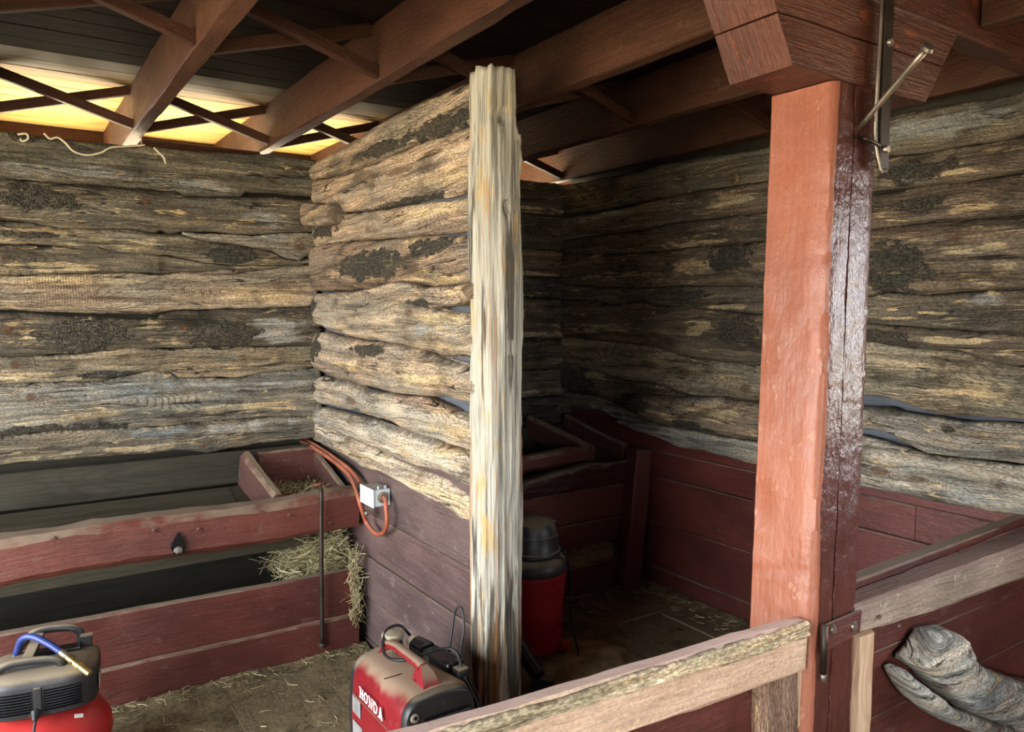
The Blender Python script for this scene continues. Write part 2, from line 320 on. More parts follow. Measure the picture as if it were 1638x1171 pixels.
# --- log slab on a wall: outline measured in the photograph, set on the wall's own plane
def wallmap(w):
    ax, val = w
    def uz(p):
        q = at(p[0], p[1], ax, val); return (q[1 - ax], q[2])
    def place(u, z, d):
        return Vector((u, val - d, z)) if ax == 1 else Vector((val - d, u, z))
    return uz, place
WB, WP, WR = (1, 4.25), (0, 1.47), (0, 3.27)
def slab(name, parent, wall, color, top, bot, pats=(), thick=.05, back=.03, rnd=.5, u0=None, u1=None, rough=1.0, endr=(0, 0), lap=0.0, res=.011, nv=20, mat=None, raw=False, jag=1.0, off=0.0, nearin=0.0):
    uz, place = wallmap(wall)
    T = sorted([p if raw else uz(p) for p in top]); B = sorted([p if raw else uz(p) for p in bot])
    tu, tz = np.array(T).T; bu, bz = np.array(B).T
    lo = u0 if u0 is not None else max(tu[0], bu[0]); hi = u1 if u1 is not None else min(tu[-1], bu[-1])
    n = max(8, int((hi - lo) / res)); us = np.linspace(lo, hi, n)
    zt = np.interp(us, tu, tz); zb = np.interp(us, bu, bz)
    sd = random.uniform(0, 300)
    PT = []
    for p in pats:
        kind, x, y, rx, ry = p[:5]
        if raw: c = (x, y); e = (rx, ry)
        else:
            c = uz((x, y)); e = (abs(uz((x + rx, y))[0] - uz((x - rx, y))[0]) / 2 + 1e-4, abs(uz((x, y + ry))[1] - uz((x, y - ry))[1]) / 2 + 1e-4)
        PT.append((kind, c, e))
    V, U, A, F = [], [], [], []
    m = nv + 3
    for i, u in enumerate(us):
        u = float(u)
        jt = .007 * jag * fbm(u * 6 + sd, 3.3) + .003 * jag * fbm(u * 40, sd); jb = .007 * jag * fbm(u * 6 + sd, 9.1) + .003 * jag * fbm(u * 40, sd + 5)
        t_, b_ = float(zt[i]) + jt + lap, float(zb[i]) + jb - lap
        k = 1.0
        if endr[0] and u - lo < endr[0]: k = math.sqrt(max(.05, 1 - (1 - (u - lo) / endr[0]) ** 2))
        if endr[1] and hi - u < endr[1]: k = min(k, math.sqrt(max(.05, 1 - (1 - (hi - u) / endr[1]) ** 2)))
        mid = (t_ + b_) / 2; t_ = mid + (t_ - mid) * (.45 + .55 * k); b_ = mid + (b_ - mid) * (.45 + .55 * k)
        hgt = t_ - b_
        V.append(place(u, b_, -back)); U.append((u, -back)); A.append((0, 0, 0, 0))
        for j in range(nv):
            v = j / (nv - 1); s = 2 * v - 1
            # rounded profile (log) blended with a flat sawn face with broken edges
            circ = math.sqrt(max(0, 1 - s * s)); flat = 1 - abs(s) ** 12
            d = thick * k * (rnd * circ + (1 - rnd) * (.78 + .22 * flat))
            z = b_ + hgt * (v if rnd < .3 else (1 - rnd) * v + rnd * (.5 - .5 * math.cos(math.pi * v)))
            a = [0, 0, 0, 0]
            for kind, c, e in PT:
                q = ((u - c[0]) / e[0]) ** 2 + ((z - c[1]) / e[1]) ** 2
                if q < 9:
                    if kind == 'k': a[3] = max(a[3], math.exp(-q * .8)); continue
                    val = max(0.0, min(1.0, 1.42 - math.sqrt(q) + .5 * fbm(u * 14 + sd, z * 22)))
                    ch = 'btg'.index(kind); a[ch] = max(a[ch], val)
            dd = rough * (.010 * fbm(u * 2.2 + sd, z * 9, sd) + .0055 * fbm(u * 7 + sd, z * 38, 2) + .003 * fbm(u * 25, z * 110 + sd, 5, 2))
            if a[0] > .3: dd += .006 * a[0] + .0025 * fbm(u * 40, z * 50, sd)
            if a[3] > .1: dd += .010 * a[3]
            ee = min(1.0, 6 * min(v, 1 - v) + .15)
            if nearin: d -= nearin * max(0.0, 1 - (u - lo) / .8)
            V.append(place(u, z, d + off + dd * ee)); U.append((u, z + .6 * d)); A.append(a)
        V.append(place(u, t_, -back)); U.append((u, t_ + back)); A.append((0, 0, 0, 0))
        V.append(V[-(nv + 2)].copy()); U.append((u, 5)); A.append((0, 0, 0, 0))
    for i in range(n - 1):
        for j in range(m - 1):
            p = i * m + j; F.append((p, p + 1, p + m + 1, p + m))
    cap = len(F)
    F.append(tuple(range(m - 2, -1, -1))); F.append(tuple(range((n - 1) * m, (n - 1) * m + m - 1)))
    me = mesh(name, V, F, U, True, (cap, cap + 1))
    if wall[0] == 1 : pass
    else: me.flip_normals()
    me.flip_normals()
    at_ = me.attributes.new('pat', 'FLOAT_COLOR', 'POINT'); at_.data.foreach_set('color', np.asarray(A, dtype=np.float32).ravel())
    return link(name, me, mat or LOG, parent, color)

def catmull(pts, k=8):
    P = [Vector(p) for p in pts]; P = [P[0] * 2 - P[1]] + P + [P[-1] * 2 - P[-2]]; out = []
    for i in range(1, len(P) - 2):
        for s in range(k):
            t = s / k; a, b, c, d = P[i - 1:i + 3]
            out.append(.5 * ((2 * b) + (c - a) * t + (2 * a - 5 * b + 4 * c - d) * t * t + (3 * b - a - 3 * c + d) * t ** 3))
    out.append(P[-2]); return out
def tube(name, parent, mat, pts, r, n=10, k=8, smoothpath=True, taper=None):
    P = catmull(pts, k) if smoothpath and len(pts) > 2 else [Vector(p) for p in pts]
    V, F, U = [], [], []; prev = None; s = 0
    for i, p in enumerate(P):
        t = (P[min(i + 1, len(P) - 1)] - P[max(i - 1, 0)]).normalized()
        if prev is None: x = t.orthogonal().normalized()
        else: x = (prev - t * prev.dot(t)).normalized()
        prev = x; y = t.cross(x); rr = r if taper is None else r * taper(i / (len(P) - 1))
        if i: s += (p - P[i - 1]).length
        for j in range(n):
            a = 2 * math.pi * j / n; V.append(p + (x * math.cos(a) + y * math.sin(a)) * rr); U.append((s, j / n * .1))
    for i in range(len(P) - 1):
        for j in range(n): F.append((i * n + j, i * n + (j + 1) % n, (i + 1) * n + (j + 1) % n, (i + 1) * n + j))
    c = len(F); F.append(tuple(range(n - 1, -1, -1))); F.append(tuple(range((len(P) - 1) * n, len(P) * n)))
    return link(name, mesh(name, V, F, U, True, (c, c + 1)), mat, parent)
def lathe(name, parent, mat, prof, n=36, loc=(0, 0, 0), sx=1, sy=1, M=None):
    V, F = [], []
    for r, z in prof:
        for j in range(n):
            a = 2 * math.pi * j / n; V.append(Vector((r * math.cos(a) * sx, r * math.sin(a) * sy, z)))
    for i in range(len(prof) - 1):
        for j in range(n): F.append((i * n + j, i * n + (j + 1) % n, (i + 1) * n + (j + 1) % n, (i + 1) * n + j))
    c = len(F); F.append(tuple(range(n - 1, -1, -1))); F.append(tuple(range((len(prof) - 1) * n, len(prof) * n)))
    loc = Vector(loc)
    V = [(M @ v if M else v) + loc for v in V]
    me = mesh(name, V, F, [(v[0], v[2]) for v in V], True, (c, c + 1))
    try: me.set_sharp_from_angle(angle=R(38))
    except Exception: pass
    return link(name, me, mat, parent)
def rbox(name, parent, mat, size, loc=(0, 0, 0), bev=.005, rot=(0, 0, 0), seg=2, taper=None):
    b = bmesh.new(); bmesh.ops.create_cube(b, size=1)
    for v in b.verts:
        v.co = Vector((v.co.x * size[0], v.co.y * size[1], v.co.z * size[2]))
        if taper and v.co.z > 0: v.co.x *= taper[0]; v.co.y *= taper[1]
    if bev: bmesh.ops.bevel(b, geom=b.edges[:], offset=bev, segments=seg, affect='EDGES', profile=.6)
    from mathutils import Euler
    M = Matrix.Translation(Vector(loc)) @ Euler(rot).to_matrix().to_4x4()
    b.transform(M); me = bpy.data.meshes.new(name); b.to_mesh(me); b.free()
    ul = me.uv_layers.new(name='UVMap')
    for l in me.loops: c = me.vertices[l.vertex_index].co; ul.data[l.index].uv = (c.x + c.y, c.z + c.y * .5)
    return link(name, me, mat, parent)
def poly(name, parent, mat, pts, thick, frame=None):
    """extruded outline; pts in 2-D, frame maps (x, y, depth) to 3-D"""
    n = len(pts); fr = frame or (lambda x, y, d: (x, d, y))
    V = [Vector(fr(x, y, 0)) for x, y in pts] + [Vector(fr(x, y, thick)) for x, y in pts]
    F = [tuple(range(n)), tuple(range(2 * n - 1, n - 1, -1))] + [(i, i + n, (i + 1) % n + n, (i + 1) % n) for i in range(n)]
    me = mesh(name, V, F, [(v.x + v.y, v.z) for v in V], False); fix_normals(me); return link(name, me, mat, parent)
#@@STRUCT
# ------------------------------------------------------------------ ground and floor
def plane_box(name, mat, x0, x1, y0, y1, z0, z1):
    return rbox(name, None, mat, (x1 - x0, y1 - y0, z1 - z0), ((x0 + x1) / 2, (y0 + y1) / 2, (z0 + z1) / 2), 0)
struct(plane_box('ground', GROUND, -60, 60, -60, 60, -.6, -.12), 'pale dry yard outside the barn')
fl = struct(empty('floor'), 'dirty plank floor of the barn')
link_base = tbox('floor_base', fl, TROUGH, -2.5, 6.4, -3.6, 4.3, -.12, -.035, axis='x', wob=0)
x = -2.4; k = 0
while x < 3.6:
    w = .27 + random.uniform(-.03, .04); cuts = [-3.5, -1.3 + random.uniform(-.3, .3), .9 + random.uniform(-.2, .2)]
    cuts += [2.72 if x < 1.4 else 3.02 + .04 * math.sin(k * 3)] + [4.25]
    for y0, y1 in zip(cuts[:-1], cuts[1:]):
        dz = random.uniform(-.006, .004)
        tbox('floor_board', fl, FLOOR, x + .0015, min(x + w, 3.62) - .0015, y0 + .002, y1 - .002, -.035, dz, axis='y', ch=.004, wob=.003, seg=.2)
    x += w; k += 1

# ------------------------------------------------------------------ back wall of logs
z5, zb = Z(0, 200, .3246), Z(0, 480, .3246)
r2, r6, r3, r4 = Z(380, 0, .3246), Z(460, 360, .3246), Z(380, 640, .293), Z(480, 860, .2656)
r7, r5, r8, r7b = Z(820, 260, .2564), Z(820, 560, .2564), Z(1180, 360, .2904), Z(1180, 640, .2904)
def dim(c, k=.80): return (c[0] * k, c[1] * k * 1.01, c[2] * k, c[3])
wb = struct(empty('wall_back'), 'back wall of stacked weathered log slabs')
s_top = z5((0, 40), (250, 70), (530, 105), (720, 110), (1000, 140), (1350, 155), (1540, 175))
s1 = z5((0, 268), (200, 280), (440, 300), (620, 315), (860, 330), (900, 355), (1180, 357), (1200, 332), (1490, 350))
s1b = z5((0, 270), (200, 284), (440, 303), (620, 320), (860, 335), (900, 357), (1180, 359), (1200, 358), (1490, 372))
s2 = z5((0, 472), (150, 485), (300, 515), (500, 518), (640, 520), (760, 540), (790, 522), (830, 540), (900, 530), (1080, 535), (1230, 545), (1390, 533), (1500, 530))
s2w = z5((0, 472), (150, 485), (300, 515), (500, 518), (640, 520), (760, 540), (830, 540), (900, 538), (1000, 578), (1200, 600), (1330, 628), (1390, 662), (1470, 676), (1500, 660))
s3 = z5((0, 590), (150, 590), (300, 605), (400, 612), (600, 632), (800, 645), (900, 660), (1000, 680), (1150, 700), (1390, 694), (1500, 686))
s4 = z5((0, 745), (200, 738), (450, 735), (600, 730), (800, 740), (860, 728), (1040, 722), (1080, 708), (1140, 712), (1180, 725), (1215, 722), (1480, 690))
s5 = z5((0, 908), (250, 922), (560, 928), (740, 930), (850, 912), (1100, 905), (1480, 895))
s5b = z5((0, 925), (120, 922), (300, 938), (560, 950), (700, 960), (850, 920), (1100, 905), (1480, 898))
s6 = zb((0, 275), (180, 272), (420, 260), (640, 235), (860, 238), (1100, 230), (1470, 225))
s7 = zb((0, 415), (250, 405), (480, 395), (640, 370), (740, 345), (840, 355), (870, 380), (1040, 378), (1170, 380), (1350, 350), (1500, 335))
s8 = zb((0, 670), (100, 660), (250, 640), (500, 630), (640, 625), (820, 615), (950, 600), (1100, 585), (1300, 575), (1490, 572))
s9 = zb((0, 805), (300, 785), (560, 760), (740, 750), (860, 735), (940, 740), (1020, 750), (1100, 730), (1200, 715), (1320, 695), (1480, 680))
BK = dict(u0=-1.9, u1=1.50)
LOGS_B = [
    (s_top, s1, C(112, 108, 92), [('g', 330, 298, 60, 14), ('g', 100, 275, 120, 18), ('k', 430, 288, 22, 8), ('b', 40, 222, 40, 8)], .045, .15),
    (s1b, s2, C(112, 100, 78), [('k', 228, 325, 22, 16), ('k', 110, 318, 14, 7), ('b', 60, 320, 70, 20), ('g', 420, 355, 40, 12)], .060, .55),
    (s2w, s3, C(134, 118, 86), [('t', 200, 392, 110, 10), ('t', 60, 370, 60, 6), ('b', 60, 378, 60, 6), ('b', 370, 410, 45, 14), ('t', 420, 420, 30, 6)], .060, .5),
    (s3, s4, C(116, 106, 82), [('t', 85, 425, 75, 9), ('k', 6, 414, 9, 9), ('k', 252, 425, 8, 7)], .055, .4),
    (s4, s5, C(172, 146, 108)[:3] + (0,), [('t', 420, 470, 70, 18), ('t', 120, 450, 130, 10)], .040, .1),
    (s5b, s6, C(104, 94, 74), [('b', 130, 535, 72, 28), ('b', 350, 535, 52, 24), ('g', 430, 530, 50, 26), ('t', 35, 525, 30, 18), ('t', 240, 520, 40, 10), ('t', 255, 545, 40, 8), ('k', 290, 522, 14, 11), ('k', 12, 528, 16, 16)], .075, .7),
    (s6, s7, C(150, 130, 88), [('k', 383, 571, 12, 10), ('k', 24, 582, 18, 11), ('t', 60, 600, 80, 5), ('b', 170, 598, 60, 6), ('t', 360, 585, 50, 9)], .050, .3),
    (s7, s8, C(134, 130, 118), [('g', 150, 626, 180, 16), ('g', 380, 615, 110, 12), ('k', 48, 633, 16, 11), ('t', 410, 650, 85, 14), ('t', 290, 660, 60, 9), ('t', 150, 660, 70, 10), ('b', 60, 685, 70, 8), ('b', 150, 682, 60, 7), ('k', 155, 676, 6, 5)], .060, .5),
    (s8, s9, C(122, 110, 86), [('g', 250, 690, 60, 12), ('g', 400, 680, 90, 10), ('k', 320, 710, 14, 8), ('k', 387, 691, 9, 7), ('t', 60, 725, 80, 10), ('t', 230, 715, 70, 8)], .060, .55)]
for T, B, c, pt, th, rd in LOGS_B:
    slab('log_slab', wb, WB, dim(c), T, B, pt, thick=th, rnd=rd * .4, **BK)
slab('log_slab', wb, WB, C(136, 128, 112), z5((890, 532), (1080, 535), (1230, 545), (1390, 533), (1500, 530)), z5((890, 540), (1000, 578), (1200, 600), (1330, 628), (1390, 662), (1470, 676), (1500, 650)),
     [('k', 472, 395, 18, 12), ('g', 420, 380, 60, 12)], thick=.065, rnd=.6, u1=1.50)
# the same wall continues, dim, behind the second stall
ys = [293, 346, 401, 445, 478, 543, 591, 634, 668, 700]
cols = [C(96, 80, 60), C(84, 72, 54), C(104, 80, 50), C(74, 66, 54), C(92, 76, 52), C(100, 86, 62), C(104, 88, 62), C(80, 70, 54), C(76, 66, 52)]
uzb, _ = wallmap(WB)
for i in range(9):
    z1, z0 = uzb((870, ys[i]))[1], uzb((870, ys[i + 1]))[1]
    pr = [(1.6, z1), (2.4, z1 + .01), (3.4, z1)], [(1.6, z0), (2.4, z0 + .012), (3.4, z0)]
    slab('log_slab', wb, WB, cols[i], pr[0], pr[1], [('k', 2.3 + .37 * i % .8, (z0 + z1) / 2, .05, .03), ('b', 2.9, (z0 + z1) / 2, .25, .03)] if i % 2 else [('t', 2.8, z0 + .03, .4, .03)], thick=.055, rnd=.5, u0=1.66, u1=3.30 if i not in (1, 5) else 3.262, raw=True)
# outer siding behind the logs, with a few open joints that let daylight through
zz = [-.13, .35, .62, .80, 1.0, 1.18, 1.40, 1.62, 1.85, 2.10, 2.445, 2.50]
for i in range(len(zz) - 1):
    for x0, x1, g in (((-2.5, 1.12, -.004), (1.12, 1.5, .012), (1.5, 3.22, -.004), (3.22, 3.4, .012)) if i == 9 else ((-2.5, 3.4, -.004),)):
        tbox('siding_board', wb, TROUGH, x0, x1, 4.30 + .012 * (i % 2), 4.33 + .012 * (i % 2), zz[i] - .004, zz[i + 1] - g, axis='x', wob=.0, ch=.002, seg=1)

# ------------------------------------------------------------------ right wall: logs above red boards
wr = struct(empty('wall_right'), 'side wall with log slabs above dark red boards')
q0 = [(905, 298)] + r7((600, 100), (850, 50), (1000, 10)) + [(1225, 238), (1407, 192), (1638, 151)]
q1 = r7((350, 330), (560, 300), (800, 260), (1000, 220), (1200, 180), (1580, 125)) + [(1413, 253), (1507, 243), (1638, 221)]
q1b = r7((350, 348), (560, 322), (800, 268), (1000, 222), (1200, 182), (1580, 127)) + [(1413, 254), (1507, 244), (1638, 223)]
q2 = r7((350, 488), (600, 455), (850, 425), (1000, 385), (1200, 360), (1590, 315)) + [(1410, 312), (1475, 302), (1638, 279)]
q3 = r7((350, 575), (700, 575), (1000, 555), (1200, 530), (1570, 500)) + [(1407, 367), (1540, 354), (1638, 347)]
q4 = r7((350, 765), (550, 775), (800, 785), (1000, 770), (1560, 770)) + [(1398, 476), (1430, 466), (1494, 472), (1528, 470), (1638, 460)]
q5 = r7((350, 858), (540, 860), (640, 887), (800, 872), (940, 890), (1220, 910), (1560, 950)) + [(1395, 517), (1470, 523), (1638, 535)]
q6 = [(905, 538), (1000, 548), (1060, 556), (1110, 572), (1215, 584), (1395, 546), (1470, 556), (1543, 560), (1587, 576), (1638, 585)]
q7 = [(902, 577), (948, 590), (1000, 606), (1050, 611), (1110, 630), (1213, 643), (1386, 630), (1427, 634), (1470, 650), (1514, 661), (1638, 668)]
RK = dict(u0=.72, u1=4.25)
LOGS_R = [
    (q0, q1, C(112, 104, 86), [('k', 1190, 288, 18, 12), ('g', 1520, 200, 140, 20), ('k', 1560, 215, 14, 8)], .060, .35),
    (q1b, q2, C(112, 94, 72), [('b', 1480, 275, 60, 16), ('k', 1200, 308, 14, 9), ('t', 1180, 320, 50, 12), ('t', 1550, 275, 60, 8), ('g', 960, 345, 60, 8), ('t', 1600, 240, 40, 6)], .070, .65),
    (q2, q3, C(104, 86, 64), [('t', 1120, 390, 60, 7), ('t', 1430, 345, 50, 5), ('t', 1560, 335, 50, 9), ('b', 1480, 330, 50, 12), ('k', 1130, 360, 14, 9)], .060, .5),
    (q3, q4, C(112, 88, 60), [('b', 1185, 412, 34, 26), ('b', 1085, 432, 9, 12), ('b', 1445, 430, 60, 40), ('t', 1125, 430, 50, 18), ('t', 1590, 440, 70, 14), ('t', 1560, 400, 70, 8), ('k', 1545, 383, 14, 10), ('k', 1012, 424, 12, 10), ('t', 1000, 440, 80, 8)], .080, .6),
    (q4, q5, C(98, 88, 70), [('k', 1070, 468, 10, 8), ('t', 1180, 490, 40, 5), ('t', 1450, 510, 60, 5), ('g', 1600, 480, 50, 14), ('b', 1110, 475, 30, 10)], .060, .5),
    (q5, q6, C(106, 88, 62), [('b', 1195, 528, 34, 20), ('t', 1130, 525, 30, 14), ('t', 980, 525, 80, 7), ('t', 1540, 545, 60, 8), ('b', 1430, 540, 40, 12), ('t', 1620, 562, 30, 12)], .075, .6),
    (q6, q7, C(138, 124, 90), [('k', 1108, 595, 16, 12), ('k', 1205, 620, 18, 14), ('k', 1018, 583, 8, 6), ('k', 1519, 582, 14, 11), ('t', 1580, 625, 70, 20)], .055, .2)]
for T, B, c, pt, th, rd in LOGS_R:
    slab('log_slab', wr, WR, dim(c, .88), T, B, pt, thick=th, rnd=rd * .4, **RK)
# lower slabs, left of the red post
slab('log_slab', wr, WR, C(96, 84, 64), [(902, 577), (948, 590), (1000, 606), (1050, 611), (1110, 630), (1213, 643), (1320, 640)], r5((320, 238), (600, 300), (760, 345), (900, 350), (1530, 420), (1950, 465)), [('b', 930, 610, 40, 12), ('t', 960, 600, 20, 10), ('k', 952, 620, 8, 6)], thick=.065, rnd=.5, u1=4.25)
slab('log_slab', wr, WR, C(104, 98, 86), r5((320, 238), (600, 300), (760, 345), (900, 350), (1530, 420), (1950, 465)), r5((320, 330), (560, 370), (700, 440), (900, 480), (1530, 560), (1950, 610)), [('g', 960, 660, 60, 10)], thick=.05, rnd=.4, u1=4.25)
slab('log_slab', wr, (0, 3.21), C(132, 104, 72), r5((770, 300), (830, 262), (1000, 285), (1200, 290), (1330, 282), (1430, 308), (1540, 325), (1950, 395)), r5((770, 360), (830, 398), (900, 430), (1050, 478), (1200, 492), (1350, 530), (1520, 552), (1950, 625)),
     [('t', 1160, 655, 50, 20), ('g', 1150, 640, 40, 10), ('b', 1120, 678, 30, 8), ('b', 1040, 645, 20, 14), ('t', 1100, 670, 40, 8)], thick=.115, rnd=1.0, rough=1.5, endr=(0, .06))
slab('log_slab', wr, (0, 3.25), C(146, 142, 132), r5((680, 432), (900, 468), (1100, 492), (1440, 560), (1950, 660)), r5((680, 452), (830, 510), (950, 552), (1050, 600), (1250, 640), (1440, 684), (1950, 800)), [('g', 1120, 705, 80, 14)], thick=.045, rnd=.3)
# lower slabs, right of the red post
e0 = r7b((400, -10), (700, 32), (850, 40), (900, 62), (1130, 88), (1300, 112), (1577, 128))
slab('log_slab', wr, WR, C(134, 130, 122), e0, r7b((400, 120), (690, 150), (850, 168), (950, 230), (1080, 292), (1250, 312), (1577, 345)), [('g', 1480, 690, 80, 16), ('k', 1408, 668, 8, 6), ('t', 1560, 690, 50, 6), ('b', 1530, 686, 12, 5)], thick=.075, rnd=.6, u0=.72)
slab('log_slab', wr, WR, C(146, 142, 130), r7b((400, 150), (690, 190), (900, 250), (1080, 298), (1250, 318), (1577, 350)), r7b((400, 430), (670, 465), (850, 490), (1050, 545), (1300, 580), (1400, 605), (1577, 625)), [('k', 1480, 763, 40, 9), ('k', 1420, 750, 30, 14), ('g', 1560, 790, 80, 16), ('k', 1610, 775, 12, 9)], thick=.055, rnd=.15, u0=.72)
tbox('backing_panel', wr, PANEL, 3.315, 3.33, .72, 4.25, .78, 2.45, axis='y', wob=0, ch=.001, seg=.8)
# red boards (measured seams run level along the wall)
def zr(px, py): return at(px, py, 0, 3.31)[2]
sm = [0.0, zr(1115, 930), zr(1121, 857), zr(1130, 781), zr(1120, 735), 1.02]
for i in range(5):
    ymid = at(1467, 820, 0, 3.31)[1]
    for y0, y1 in (((-3.4, 4.2),) if i != 3 else ((-3.4, ymid), (ymid, 4.2))):
        tbox('red_board', wr, RED, 3.295 + .004 * (i % 2), 3.335, y0 + .001, y1 - .001, sm[i] + .0025, sm[i + 1] - .0025, axis='y', ch=.005, wob=.003, seg=.15, color=(1.08, .92, .98, 1))
for y0, y1, z0, z1 in ((.6, 4.3, -.1, 2.78), (-3.5, -.6, -.1, 2.78), (-.6, .6, -.1, 1.2), (-.6, .6, 2.18, 2.78)):   # unseen window, put in and enlarged to brighten the second stall
    tbox('sheathing', wr, TROUGH, 3.36, 3.40, y0, y1, z0, z1, axis='y', wob=0, seg=2)

# ------------------------------------------------------------------ walls outside the view
wl = struct(empty('wall_left'), 'boarded side wall with a wide open doorway')
for y0, y1, z0, z1 in ((3.65, 4.3, 0, 2.75), (-3.6, -.25, 0, 2.75), (-.25, 3.65, 2.4, 2.75)):
    for j in range(3):
        a, b = z0 + (z1 - z0) * j / 3, z0 + (z1 - z0) * (j + 1) / 3
        tbox('wall_board', wl, OLD, -2.5, -2.44, y0, y1, a + .002, b - .002, axis='y', wob=0, seg=1)
wf = struct(empty('wall_front'), 'boarded wall across the aisle')
for j in range(6):
    for x0, x1 in (((-2.5, -1.6), (.1, 3.4)) if j < 5 else ((-2.5, 3.4),)): tbox('wall_board', wf, RED, x0, x1, -3.6, -3.55, j * .46, j * .46 + .456, axis='x', wob=0, seg=1)

# ------------------------------------------------------------------ ceiling: roof boards, joists, cross bridging
ce = struct(empty('ceiling'), 'roof boards on brown joists with crossed bridging struts')
JX = [.645 + .655 * k for k in range(-5, 6)]; JB, JT = 2.56, 2.785
y = -3.6; k = 0
while y < 5.5:
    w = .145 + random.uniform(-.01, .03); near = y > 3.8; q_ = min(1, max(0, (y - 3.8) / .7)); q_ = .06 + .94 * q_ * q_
    c = (q_, q_ * (.86 + .14 * q_), q_ * (.75 + .25 * q_), 1) if near else (1, 1, 1, 1)      # board colour darkens inward, paler pine at the eaves
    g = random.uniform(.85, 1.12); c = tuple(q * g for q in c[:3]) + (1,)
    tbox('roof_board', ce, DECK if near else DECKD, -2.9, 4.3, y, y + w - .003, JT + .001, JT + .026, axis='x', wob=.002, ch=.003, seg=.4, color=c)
    y += w; k += 1
for i, xj in enumerate(JX):
    for y0, y1 in ((1.335, 5.42), (-3.55, 1.225)):
        tbox('joist', ce, BROWN, xj - .062, xj, y0, y1, JB, JT, axis='y', ch=.005, wob=.006, seg=.12, color=(1, 1, 1, 1) if i % 2 else (.9, .86, .86, 1))
for i in range(len(JX) - 1):
    xl, xr = JX[i], JX[i + 1] - .062
    for yb in (4.20, 2.78) if i != 8 else (4.20, 2.5):
        timber('bridging_strut', ce, BROWN, (xl, yb, JT - .02), (xr, yb, JB + .03), .045, .035, up=(0, 1, 0), ch=.003, wob=.002, seg=.1, color=(.75, .65, .6, 1))
        timber('bridging_strut', ce, BROWN, (xl, yb + .06, JB + .03), (xr, yb + .06, JT - .02), .045, .035, up=(0, 1, 0), ch=.003, wob=.002, seg=.1, color=(.75, .65, .6, 1))
tbox('eaves_board', ce, BROWN, -2.9, 4.3, 5.43, 5.47, 2.52, JT, axis='x', wob=.002, color=(.8, .7, .6, 1))
tbox('roof_cover', ce, TROUGH, -2.95, 4.35, -3.65, 5.6, JT + .03, JT + .07, axis='x', wob=0, seg=2)
for i in range(len(JX) - 1):                     # blocking between joists behind the back wall
    if i in (5,): tbox('blocking', ce, BROWN, JX[i], JX[i + 1] - .062, 4.36, 4.40, 2.50, 2.56 if i != 6 else 2.585, axis='x', wob=.001, color=(.6, .5, .45, 1))

# ------------------------------------------------------------------ partition between the stalls
pa = empty('stall_partition')
tag(pa, 'partition of brown log slabs over purplish boards between the two stalls', 'partition')
p0t = r2((325, 870), (400, 790), (500, 735), (700, 605), (900, 490), (1160, 375)); p0b = r2((325, 892), (480, 870), (560, 845), (700, 790), (900, 690), (1000, 660), (1160, 588))
p1b = r2((325, 1000), (500, 1045), (600, 1040), (720, 1025), (850, 990), (1050, 962), (1160, 905))
p2t = r2((325, 1120), (520, 1055), (700, 1034), (850, 1004), (1000, 985), (1160, 940)); p2b = r6((110, 112), (300, 78), (500, 62), (700, 45), (960, 18))
p3t = r6((60, 150), (100, 118), (160, 92), (300, 80), (500, 65), (640, 48), (750, 52), (960, 40)); p3b = r6((60, 280), (130, 330), (300, 320), (430, 308), (560, 285), (700, 302), (830, 300), (960, 280))
p4t = r6((70, 352), (110, 335), (300, 325), (450, 320), (560, 375), (700, 400), (800, 430), (960, 462)); p4b = r6((70, 450), (200, 520), (330, 560), (450, 572), (540, 590), (700, 630), (800, 655), (960, 668))
p5t = r6((55, 560), (90, 522), (180, 530), (300, 560), (500, 580), (640, 610), (750, 650), (850, 690), (965, 748)); p5b = r6((55, 640), (150, 720), (250, 760), (400, 800), (520, 830), (640, 845), (760, 850), (870, 880), (965, 908))
p6t = r6((65, 760), (100, 742), (180, 745), (300, 780), (420, 815), (560, 842), (640, 870), (800, 920), (955, 968)); p6b = r3((360, 10), (500, 32), (660, 62), (750, 97), (800, 100), (950, 180), (1150, 250), (1320, 312))
p7t = r3((360, 22), (450, 40), (560, 62), (680, 90), (740, 110), (900, 168), (1100, 242), (1315, 325)); p7b = r3((365, 110), (450, 132), (560, 182), (700, 238), (850, 312), (980, 368), (1100, 395), (1200, 462), (1315, 502))
p8t = r3((360, 120), (400, 97), (480, 122), (560, 162), (700, 245), (860, 318), (1000, 385), (1120, 425), (1200, 485), (1308, 532)); p8b = r3((365, 205), (450, 235), (560, 290), (680, 365), (800, 400), (900, 460), (960, 510), (1060, 560), (1130, 600), (1200, 660), (1308, 698))
